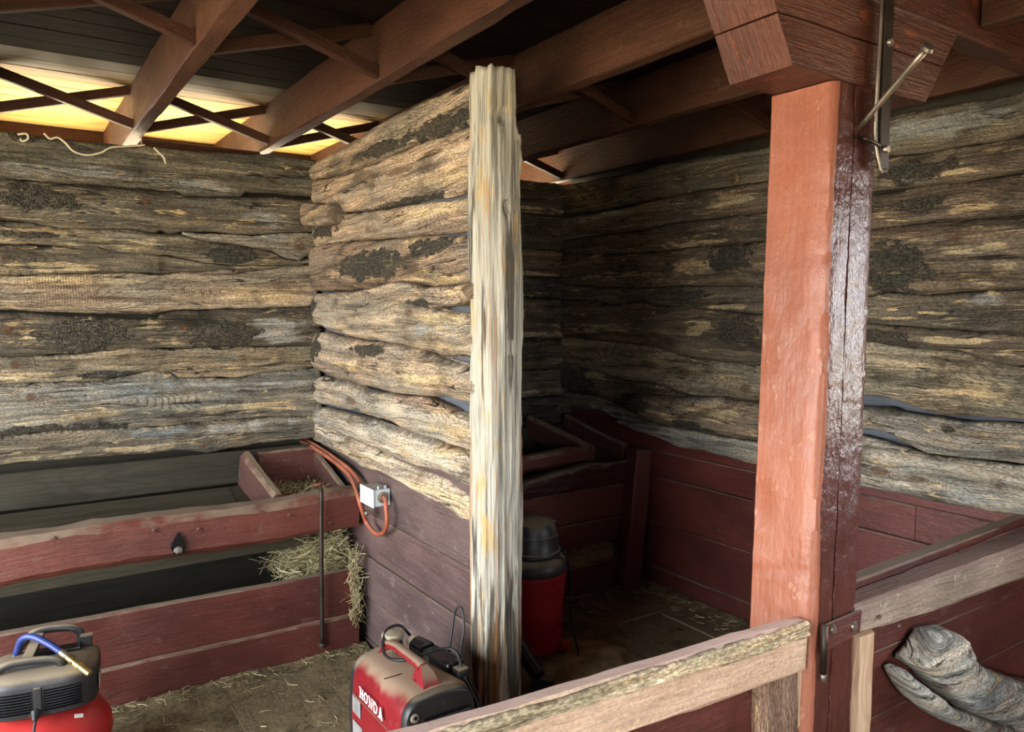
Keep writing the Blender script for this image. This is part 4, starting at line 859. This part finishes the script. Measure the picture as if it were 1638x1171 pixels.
def mat_dirt():
    m, t, b = newmat('trodden_dirt'); wp = nd(t, 'ShaderNodeNewGeometry').outputs['Position']
    n1 = NZ(t, wp, (7, 7, 7), 5, .62); n2 = NZ(t, wp, (55, 55, 55), 5, .7); n3 = NZ(t, wp, (210, 210, 210), 2, .6)
    col = MX(t, SS(t, MA(t, 'ADD', MA(t, 'MULTIPLY', n1, .5), MA(t, 'MULTIPLY', n2, .5)), .36, .64), C(84, 74, 56), C(146, 130, 98))
    col = MX(t, MA(t, 'MULTIPLY', SS(t, n3, .64, .72), .6), col, C(190, 174, 130)); col = MX(t, MA(t, 'MULTIPLY', SS(t, n2, .60, .70), .6), col, C(50, 42, 31))
    t.links.new(col, b.inputs['Base Color']); b.inputs['Roughness'].default_value = .95; b.inputs['Specular IOR Level'].default_value = .15
    t.links.new(BUMP(t, MA(t, 'ADD', n2, MA(t, 'MULTIPLY', n3, .5)), .8, .012), b.inputs['Normal']); return m
DIRT = mat_dirt()
tag(dirt('dirt', -1.4, 1.475, 1.45, 3.538, lambda x, y: .0035 + .007 * fbm(x * 2.3, y * 2.3, 1) + .004 * fbm(x * 14, y * 14, 3) + .030 * math.exp(-(3.538 - y) / .05) * (.6 + .5 * fbm(x * 5, 2))), 'trodden tan dirt covering the floor before the long manger', 'dirt', kind='stuff')
tag(dirt('dirt', 2.1, 3.285, 2.2, 3.45, lambda x, y: -.004 + .005 * fbm(x * 3.3, y * 3.3, 1) + .003 * fbm(x * 14, y * 14, 3) + .022 * math.exp(-(3.285 - x) / .05) + .02 * math.exp(-(3.45 - y) / .06)), 'dirt and chaff gathered along the dark red boards of the dim stall', 'dirt', kind='stuff')
#@@MACHINES
# ------------------------------------------------------------------ portable generator
def loft(name, parent, mat, secs, smooth=True, capends=True, ang=40):
    """secs: list of equal-length loops of 3-D points"""
    V, F, U = [], [], []; n = len(secs[0])
    for s in secs:
        for p in s: V.append(Vector(p)); U.append((p[1], p[2]))
    for i in range(len(secs) - 1):
        for j in range(n): F.append((i * n + j, i * n + (j + 1) % n, (i + 1) * n + (j + 1) % n, (i + 1) * n + j))
    if capends: F.append(tuple(range(n - 1, -1, -1))); F.append(tuple(range((len(secs) - 1) * n, len(secs) * n)))
    me = mesh(name, V, F, U, smooth); fix_normals(me)
    try: me.set_sharp_from_angle(angle=R(ang))
    except Exception: pass
    return link(name, me, mat, parent)
def gsec(y, w, h, r, z0=.03, bul=.008, n=6):
    pts = [(-w + .01, z0), (-w - bul * .3, z0 + .06), (-w - bul, z0 + .16), (-w, h - r)]
    for i in range(1, n): a = math.pi / 2 * i / n; pts.append((-w + r * (1 - math.cos(a)), h - r + r * math.sin(a)))
    pts += [(-w + r, h), (-.02, h + .006), (.02, h + .006), (w - r, h)]
    for i in range(1, n): a = math.pi / 2 * (1 - i / n); pts.append((w - r * (1 - math.cos(a)), h - r + r * math.sin(a)))
    pts += [(w, h - r), (w + bul, z0 + .16), (w + bul * .3, z0 + .06), (w - .01, z0)]
    return [(x, y, z) for x, z in pts]
ge = empty('generator', (1.165, 2.41, 0)); ge.scale = (1.04, 1.03, 1.06)
GH = .385
loft('body', ge, REDP, [gsec(-.206, .127, GH + .022, .066), gsec(-.19, .130, GH + .025, .068), gsec(-.05, .132, GH + .024, .074), gsec(.06, .131, GH + .020, .078), gsec(.17, .127, GH + .008, .08), gsec(.195, .123, GH, .08)])
def shrink(s, k, dz, dy): return [(x * k, y + dy, .2 + (z - .2) * dz) for x, y, z in s]
f0 = gsec(-.206, .126, GH + .021, .066)
fr = loft('front_shell', ge, BLACKG, [f0, shrink(f0, 1.0, 1.0, -.012), shrink(f0, .99, .99, -.022), shrink(f0, .965, .97, -.029), shrink(f0, .92, .945, -.031)])
b0 = gsec(.196, .122, GH - .001, .079)
loft('rear_shell', ge, BLACK, [b0, shrink(b0, 1.0, 1.0, .02), shrink(b0, .97, .97, .038), shrink(b0, .9, .93, .045)])
# louvred exhaust panel on the front shell
rbox('vent_panel', fr, BLACKC, (.165, .008, .185), (.020, -.236, .250), .003)
for i in range(9):
    rbox('vent_slat', fr, BLACKG, (.157, .018, .005), (.020, -.243, .167 + i * .0205), .0015, rot=(R(-28), 0, 0))
for i in range(2): rbox('vent_bar', fr, BLACKC, (.004, .012, .180), (-.006 + i * .056, -.241, .250), .001)
lathe('screw_well', fr, GREYP, [(.001, .004), (.009, .005), (.014, .003), (.015, 0)], 16, (-.094, -.2365, .352), M=Matrix.Rotation(R(90), 3, 'X'))
lathe('screw', fr, BLACKC, [(.001, .001), (.006, .001), (.006, 0)], 12, (-.094, -.242, .354), M=Matrix.Rotation(R(90), 3, 'X'))
# handle: sloping bar carried by a front bracket
def bar(y, z, w, h): return [(-.012 + w * math.cos(a) * (1 if abs(math.cos(a)) > .7 else 1.1), y, z + h * math.sin(a)) for a in [2 * math.pi * k / 14 for k in range(14)]]
hd = loft('handle', ge, REDP, [bar(.165, GH + .005, .030, .012), bar(.15, GH + .030, .026, .016), bar(.125, GH + .052, .022, .015), bar(.06, GH + .062, .019, .014), bar(-.03, GH + .066, .019, .014), bar(-.115, GH + .068, .022, .016), bar(-.135, GH + .062, .022, .018)])
hb_ = loft('handle_bracket', ge, REDP, [[(-.012 + sx * w, y, z) for sx, y in ((-1, y0), (1, y0), (1, y1), (-1, y1))] for w, y0, y1, z in ((.040, -.204, -.115, GH + .008), (.030, -.196, -.115, GH + .030), (.020, -.165, -.115, GH + .062), (.012, -.145, -.118, GH + .075))], smooth=False)
lathe('handle_peg', hb_, BLACKC, [(.001, .002), (.007, .002), (.007, 0)], 12, (-.040, -.135, GH + .028), M=Matrix.Rotation(R(-90), 3, 'Y'))
lathe('fuel_neck', ge, BLACK, [(.046, 0), (.042, .012), (.036, .018), (.034, .046)], 28, (.018, .165, GH + .004))
lathe('fuel_cap', ge, GREYP, [(.034, 0), (.040, .002), (.041, .014), (.036, .021), (.015, .026), (.001, .026)], 28, (.018, .165, GH + .050))
rbox('lid_seam', ge, BLACKC, (.12, .003, .002), (-.055, -.055, GH + .0245), 0)
rbox('latch', ge, GREYP, (.004, .014, .016), (-.121, -.075, GH - .040), .002, rot=(0, R(20), 0))
for z in (.275, .10): rbox('side_ridge', ge, REDP, (.006, .32, .006), (-.1365, .0, z), .002)
rbox('foot', ge, BLACK, (.22, .05, .03), (0, -.15, .015), .005); rbox('foot', ge, BLACK, (.22, .05, .03), (0, .15, .015), .005)
rbox('plate_sticker', ge, STICK, (.002, .070, .060), (-.1385, .13, .245), 0); rbox('warning_sticker', ge, STICK, (.002, .085, .075), (-.1395, .12, .15), 0)
# maker's lettering, slab-serif capitals built as flat outlines
def letters(parent, x, y0, z0, h):
    W_ = {'H': 1.0, 'O': .95, 'N': 1.02, 'D': .98, 'A': 1.05}; cy = y0
    for ch in 'HONDA':
        w = W_[ch] * h * .92; polys = []; st, sf = .24 * w, .13
        R4 = lambda a, b, c, d: [(a, b), (c, b), (c, d), (a, d)]
        if ch == 'H': polys = [R4(.08 * w, 0, .34 * w, h), R4(.66 * w, 0, .92 * w, h), R4(.3 * w, .42 * h, .7 * w, .60 * h)] + [R4(a, b, c, d) for a, c in ((0, .42 * w), (.58 * w, w)) for b, d in ((0, sf * h), ((1 - sf) * h, h))]
        if ch == 'N': polys = [R4(.11 * w, 0, .23 * w, h), R4(.77 * w, 0, .89 * w, h), [(.06 * w, h), (.32 * w, h), (.89 * w, 0), (.70 * w, 0)], R4(.02 * w, 0, .34 * w, sf * h), R4(0, (1 - sf) * h, .25 * w, h), R4(.66 * w, (1 - sf) * h, w, h)]
        if ch == 'A': polys = [[(.38 * w, h), (.62 * w, h), (.34 * w, 0), (.10 * w, 0)], [(.38 * w, h), (.62 * w, h), (.94 * w, 0), (.64 * w, 0)], R4(.28 * w, .22 * h, .74 * w, .36 * h), R4(0, 0, .42 * w, sf * h), R4(.56 * w, 0, w, sf * h)]
        if ch in 'OD':
            n = 20; o_, i_ = [], []
            for k in range(n):
                a = 2 * math.pi * k / n; c, s = math.cos(a), math.sin(a)
                if ch == 'D': o_.append(((.5 + .5 * c) * w if c > 0 else .06 * w + .44 * w * (1 + max(-1, c * 2.2)), (.5 + .5 * s) * h if c > 0 else (.5 + .5 * (1 if s > .0 else -1) * min(1, abs(s) * 3 + .0)) * h)); i_.append(((.52 + .24 * c) * w, (.5 + .34 * s) * h))
                else: o_.append(((.5 + .5 * c) * w, (.5 + .5 * s) * h)); i_.append(((.5 + .24 * c) * w, (.5 + .33 * s) * h))
            polys = [[o_[k], o_[(k + 1) % n], i_[(k + 1) % n], i_[k]] for k in range(n)]
            if ch == 'D': polys += [R4(0, 0, .5 * w, sf * h), R4(0, (1 - sf) * h, .5 * w, h)]
        V, F = [], []
        for q, pl_ in enumerate(polys):
            b = len(V); V += [(x - .0004 * (q % 5), cy - px, z0 + pz) for px, pz in pl_]; F.append(tuple(range(b, b + len(pl_))))
        me = mesh('letter', V, F, None, False); link('letter', me, WHITE, parent)
        cy -= w * 1.13
letters(ge, -.1435, .088, .298, .038)
tag(ge, 'dusty red portable generator with black louvred end beside the partition', 'generator')

# black corded power tool lying on the generator
to = empty('power_tool', (1.268, 2.40, GH + .055), R(8))
def rod_y(y, r, sq=0): return [((r * math.cos(a)), y, r * math.sin(a)) for a in [2 * math.pi * k / 18 for k in range(18)]]
loft('motor_housing', to, BLACKC, [rod_y(.13, .022), rod_y(.125, .034), rod_y(.06, .037), rod_y(.05, .036)])
loft('ribbed_collar', to, GREYP, [rod_y(.155, .020), rod_y(.150, .030), rod_y(.127, .035), rod_y(.12, .0345)])
rbox('tool_body', to, BLACKC, (.072, .17, .052), (.004, -.035, -.008), .012)
for i in range(3): rbox('vent_slot', to, IRONL, (.010, .003, .030), (-.033, .02 - i * .012, -.004), .001)
rbox('handle_end', to, BLACK, (.05, .05, .04), (.006, -.14, -.012), .012)
lathe('cord_boot', to, GREYP, [(.006, 0), (.010, .004), (.010, .025), (.006, .03)], 12, (0, .15, 0), M=Matrix.Rotation(R(-90), 3, 'X'))
tag(to, 'black corded power tool lying on top of the generator', 'power tool')
tag(tube('tool_flex', None, RUB, [(1.262, 2.575, .445), (1.235, 2.63, .48), (1.165, 2.60, .485), (1.11, 2.50, .455), (1.12, 2.40, .462), (1.19, 2.36, .48), (1.27, 2.34, .49), (1.30, 2.30, .48), (1.295, 2.24, .42), (1.315, 2.185, .34), (1.34, 2.16, .24), (1.35, 2.16, .10), (1.36, 2.18, .006)], .0055, 10), 'black cord looped over the generator from the power tool', 'cord')
tag(tube('charger_flex', None, RUB, [(1.335, 2.42, .43), (1.36, 2.44, .50), (1.375, 2.44, .575), (1.385, 2.41, .585), (1.375, 2.38, .52), (1.35, 2.36, .44), (1.345, 2.30, .38), (1.335, 2.20, .33), (1.345, 2.17, .22), (1.352, 2.19, .09), (1.37, 2.20, .006)], .0045, 10), 'thin black cord rising in a loop against the partition boards', 'cord')

# ------------------------------------------------------------------ pancake air compressor
ac = empty('air_compressor', (.085, 3.13, 0), R(-8))
prof = [(.02, .075), (.12, .08), (.18, .10), (.205, .135), (.212, .175), (.205, .215), (.185, .25), (.15, .275), (.10, .288), (.02, .292)]
lathe('tank', ac, REDT, prof, 48)
for k in range(4):
    a = math.pi / 4 + k * math.pi / 2; tube('foot', ac, RUB, [(.14 * math.cos(a), .14 * math.sin(a), .0), (.13 * math.cos(a), .13 * math.sin(a), .09)], .018, 12, smoothpath=False)
def shroud(z, k, wx=.178, wy=.148):
    n = 48; out = []
    for j in range(n):
        a = 2 * math.pi * j / n; c, s = math.cos(a), math.sin(a); p = 3.6
        r = 1 / ((abs(c) / wx) ** p + (abs(s) / wy) ** p) ** (1 / p); out.append((c * r * k, s * r * k, z))
    return out
sh_ = loft('shroud', ac, BLACK, [shroud(.305, .90), shroud(.312, .96), shroud(.35, .985), shroud(.415, 1.0), shroud(.432, .975), shroud(.444, .90), shroud(.450, .78), shroud(.453, .6)])
for i in range(8):
    z = .330 + i * .0098
    for x0, x1 in ((-.150, -.022), (.012, .125)):
        n = 12; top = []
        V, F = [], []
        for k in range(n):
            x = x0 + (x1 - x0) * k / (n - 1); y = -.148 * (1 - abs(x / .178) ** 3.6) ** (1 / 3.6) * (.98 + .02 * (z - .3) / .09) - .004
            V += [(x, y, z), (x, y - .004, z + .0015), (x, y + .006, z + .0045)]
        for k in range(n - 1): F += [(k * 3, k * 3 + 3, k * 3 + 4, k * 3 + 1), (k * 3 + 1, k * 3 + 4, k * 3 + 5, k * 3 + 2)]
        link('vent_rib', mesh('vent_rib', V, F, None, False), BLACKC, sh_)
rbox('front_rib', sh_, BLACK, (.024, .012, .10), (-.005, -.149, .365), .004)
tube('handle', ac, BLACK, [(-.17, -.07, .40), (-.14, -.075, .455), (-.09, -.078, .482), (.01, -.08, .480), (.055, -.082, .465), (.068, -.084, .430)], .014, 12)
tube('handle', ac, BLACK, [(-.11, .075, .42), (-.07, .08, .49), (-.02, .082, .525), (.07, .082, .522), (.108, .084, .50), (.115, .086, .45)], .014, 12)
rbox('handle_brace', ac, BLACK, (.035, .13, .016), (-.03, .01, .497), .004, rot=(R(18), 0, R(-12)))
rbox('top_tray', ac, BLACK, (.18, .055, .02), (-.01, -.045, .458), .005); rbox('top_slot', ac, BLACKC, (.15, .05, .016), (.04, .045, .458), .004)
rbox('cord_hook', ac, BLACK, (.035, .014, .045), (.133, .06, .470), .004); rbox('cord_hook_lip', ac, BLACK, (.042, .03, .008), (.133, .055, .492), .003)
rbox('spec_label', ac, GREYP, (.002, .10, .055), (.176, -.035, .375), 0)
poly('price_label', ac, WHITE, [(0, 0), (.026, 0), (.026, .02), (0, .02)], .001, lambda x, z, d: (.098 + x, -.133 + x * .7 + z * .3, .2755 + z * .5 - x * .45 + d))
tube('power_lead', ac, RUB, [(-.012, -.150, .332), (-.012, -.185, .312), (-.02, -.215, .26), (-.04, -.24, .18), (-.06, -.26, .08), (-.05, -.28, .01)], .005, 10)
lathe('cord_grip', ac, RUB, [(.012, 0), (.016, .006), (.013, .012), (.010, .03), (.006, .038)], 16, (-.012, -.150, .333), M=Matrix.Rotation(R(115), 3, 'X'))
tag(ac, 'black and red pancake air compressor standing before the red manger boards', 'air compressor')
ho = empty('air_hose', (.085, 3.13, 0), R(-8))
tube('hose', ho, BLUE, [(-.085, .03, .475), (-.065, .01, .530), (-.03, -.015, .545), (.02, -.05, .525), (.062, -.08, .498)], .0115, 12)
A_, B_ = Vector((.060, -.079, .500)), Vector((.152, -.158, .435)); dd_ = (B_ - A_).normalized(); MQ = dd_.to_track_quat('Z', 'Y').to_matrix(); LN = (B_ - A_).length
lathe('ferrule', ho, IRONL, [(.010, 0), (.012, .003), (.012, .03), (.008, .036)], 12, A_, M=MQ)
lathe('coupling', ho, BRASS, [(.008, .034), (.012, .036), (.012, .058), (.008, .060), (.008, .068), (.0145, .070), (.0145, .092), (.012, .094), (.012, LN), (.006, LN + .002)], 12, A_, M=MQ)
tag(ho, 'short blue hose with brass coupling draped over the air compressor', 'hose')

# ------------------------------------------------------------------ shop vacuum, floor nozzle, sack
va = empty('shop_vacuum', (2.13, 3.02, 0), R(10))
lathe('bucket', va, VACR, [(.10, .035), (.138, .04), (.146, .06), (.150, .16), (.152, .165), (.155, .25), (.1545, .26), (.165, .36), (.168, .40), (.174, .405), (.174, .43)], 44)
lathe('lid', va, BLACK, [(.176, .428), (.178, .436), (.176, .46), (.164, .485), (.140, .50)], 44)
vh_ = lathe('motor_head', va, BLACK, [(.138, .498), (.142, .505), (.141, .522), (.134, .53), (.130, .60), (.122, .635), (.108, .66), (.07, .672), (.01, .676)], 44)
for z, r_ in ((.527, .1425), (.605, .1305)): lathe('head_seam', vh_, GREYP, [(r_ - .003, z - .002), (r_, z), (r_ - .003, z + .002)], 44)
lathe('port', va, BLACKC, [(.028, 0), (.030, .004), (.022, .006), (.02, .002)], 24, (.045, -.150, .475), M=Matrix.Rotation(R(60), 3, 'X'))
rbox('latch', va, BLACK, (.03, .03, .06), (.165, .0, .47), .008); rbox('lid_tab', va, GREYP, (.03, .03, .006), (.112, -.03, .645), .002)
for a_ in (-60, 20, 140, 220):
    a = R(a_); c = (.155 * math.cos(a), .155 * math.sin(a), .055)
    rbox('caster_foot', va, VACR, (.07, .06, .055), (c[0], c[1], .058), .018, rot=(0, 0, a)); lathe('caster', va, RUB, [(.001, -.009), (.024, -.009), (.024, .009), (.001, .009)], 16, (c[0], c[1], .026), M=Matrix.Rotation(R(90), 3, 'X'))
tube('power_lead', va, RUB, [(.155, -.05, .52), (.188, -.075, .42), (.190, -.09, .25), (.185, -.10, .12), (.16, -.16, .03), (.06, -.26, .008)], .005, 8)
tag(va, 'red shop vacuum with black motor head half hidden by the grey post', 'vacuum')
nz_ = empty('vacuum_wand')
tube('pipe', nz_, BLACKC, [(1.80, 2.86, .40), (1.90, 2.76, .16), (1.952, 2.71, .05)], .033, 18, 4)
rbox('floor_nozzle', nz_, BLACK, (.10, .06, .05), (1.965, 2.695, .027), .01, rot=(0, 0, R(-40)))
rebase(nz_, (1.96, 2.70, 0)); tag(nz_, 'black plastic vacuum wand leaning behind the grey post', 'vacuum wand')
def sack():
    c = [at(px, py, 2, .012) for px, py in ((868, 1035), (905, 1018), (960, 1022), (1002, 1032), (1001, 1060), (960, 1082), (900, 1098), (860, 1100))]
    n = len(c); cen = sum(c, Vector()) / n; V, F = [], []; rings = 7; m = 64
    for r_ in range(rings + 1):
        for j in range(m):
            t = j / m * n; i = int(t); f = t - i; e = c[i % n].lerp(c[(i + 1) % n], f); k = r_ / rings
            p = cen.lerp(e, k * (1 + .03 * fbm(t * 2, 3)) if r_ else 1e-3); V.append((p.x, p.y, .012 + .010 * fbm(p.x * 9, p.y * 9, 2) + (.004 if r_ < rings else -.006)))
    for r_ in range(rings):
        for j in range(m): F.append((r_ * m + j, r_ * m + (j + 1) % m, (r_ + 1) * m + (j + 1) % m, (r_ + 1) * m + j))
    me = mesh('sacking', V, F, [(v[0], v[1]) for v in V], True); o = link('sacking', me, TARP)
    md = o.modifiers.new('thickness', 'SOLIDIFY'); md.thickness = .006; return o
tag(sack(), 'tan sheet of sacking spread on the plank floor by the vacuum', 'sacking')

# ------------------------------------------------------------------ junction box and orange cable
jb = empty('junction_box')
a = at(577, 776, 0, 1.405); b_ = at(597.5, 812, 0, 1.405); y1, y0, z1, z0 = a.y, b_.y, (a.z + at(597, 784, 0, 1.405).z) / 2, (b_.z + at(577, 801, 0, 1.405).z) / 2
rbox('box', jb, BOXW, (.082, y1 - y0, z1 - z0), (1.448, (y0 + y1) / 2, (z0 + z1) / 2), .003)
rbox('cover', jb, BOXW, (.006, y1 - y0 + .008, z1 - z0 + .008), (1.405, (y0 + y1) / 2, (z0 + z1) / 2), .002)
rbox('embossed_mark', jb, BOXW, (.003, .03, .012), (1.4012, (y0 + y1) / 2, (z0 + z1) / 2), .001)
kn = (1.450, y0 - .002, (z0 + z1) / 2 + .002)
lathe('cable_gland', jb, IRONL, [(.026, 0), (.026, .006), (.018, .008), (.018, .014), (.010, .014)], 20, kn, M=Matrix.Rotation(R(90), 3, 'X'))
for dx in (-.005, .03): rbox('lug', jb, BOXW, (.008, .008, .016), (1.44 + dx, y0 + .012, z1 + .007), .002)
rebase(jb, (1.45, (y0 + y1) / 2, z0)); tag(jb, 'small pale electrical box screwed to the partition above the boards', 'junction box')
P = lambda x, y, X: at(x, y, 0, X)
oc = empty('orange_cable')
tube('cable', oc, ORANGE, [P(468, 700, 1.42), P(490, 710, 1.42), P(520, 728, 1.43), P(553, 754, 1.435), P(565, 772, 1.42), P(572, 792, 1.40), P(578, 812, 1.41), P(585, 833, 1.44), P(595, 848, 1.45), P(606, 855, 1.45), P(616, 848, 1.445), P(619, 830, 1.44), P(617, 808, 1.44), (kn[0], kn[1] - .035, kn[2] - .004), (kn[0], kn[1] - .006, kn[2])], .0105, 12)
tube('cable', oc, ORANGE, [P(472, 697, 1.445), P(500, 710, 1.445), P(530, 729, 1.45), P(557, 749, 1.45), P(571, 765, 1.45), P(578, 778, 1.455)], .0105, 12)
tube('clamp', oc, IRONL, [P(583, 822, 1.43), P(590, 820, 1.43)], .013, 10, smoothpath=False)
rebase(oc, P(600, 850, 1.45)); tag(oc, 'orange cable looping along the partition into the junction box', 'cable')

# ------------------------------------------------------------------ loose white wires on top of the log wall
Q = lambda x, y: at(x, y, 1, 4.17)
tag(tube('wire', None, CORDW, [Q(70, 213), Q(80, 222), Q(92, 220), Q(104, 228), Q(118, 242), Q(140, 248), Q(162, 244), Q(178, 236), Q(205, 234), Q(232, 232)], .0045, 8), 'long white wire draped along the top of the log wall', 'wire')
tag(tube('wire', None, CORDW, [Q(246, 236), Q(254, 244), Q(262, 252), Q(265, 262)], .0045, 8), 'short white wire end hanging over the log wall', 'wire')
tag(tube('wire', None, CORDW, [Q(28, 215), Q(42, 214), Q(45, 222), Q(36, 226), Q(32, 222)], .0045, 8), 'curled white wire scrap on the log wall top', 'wire')
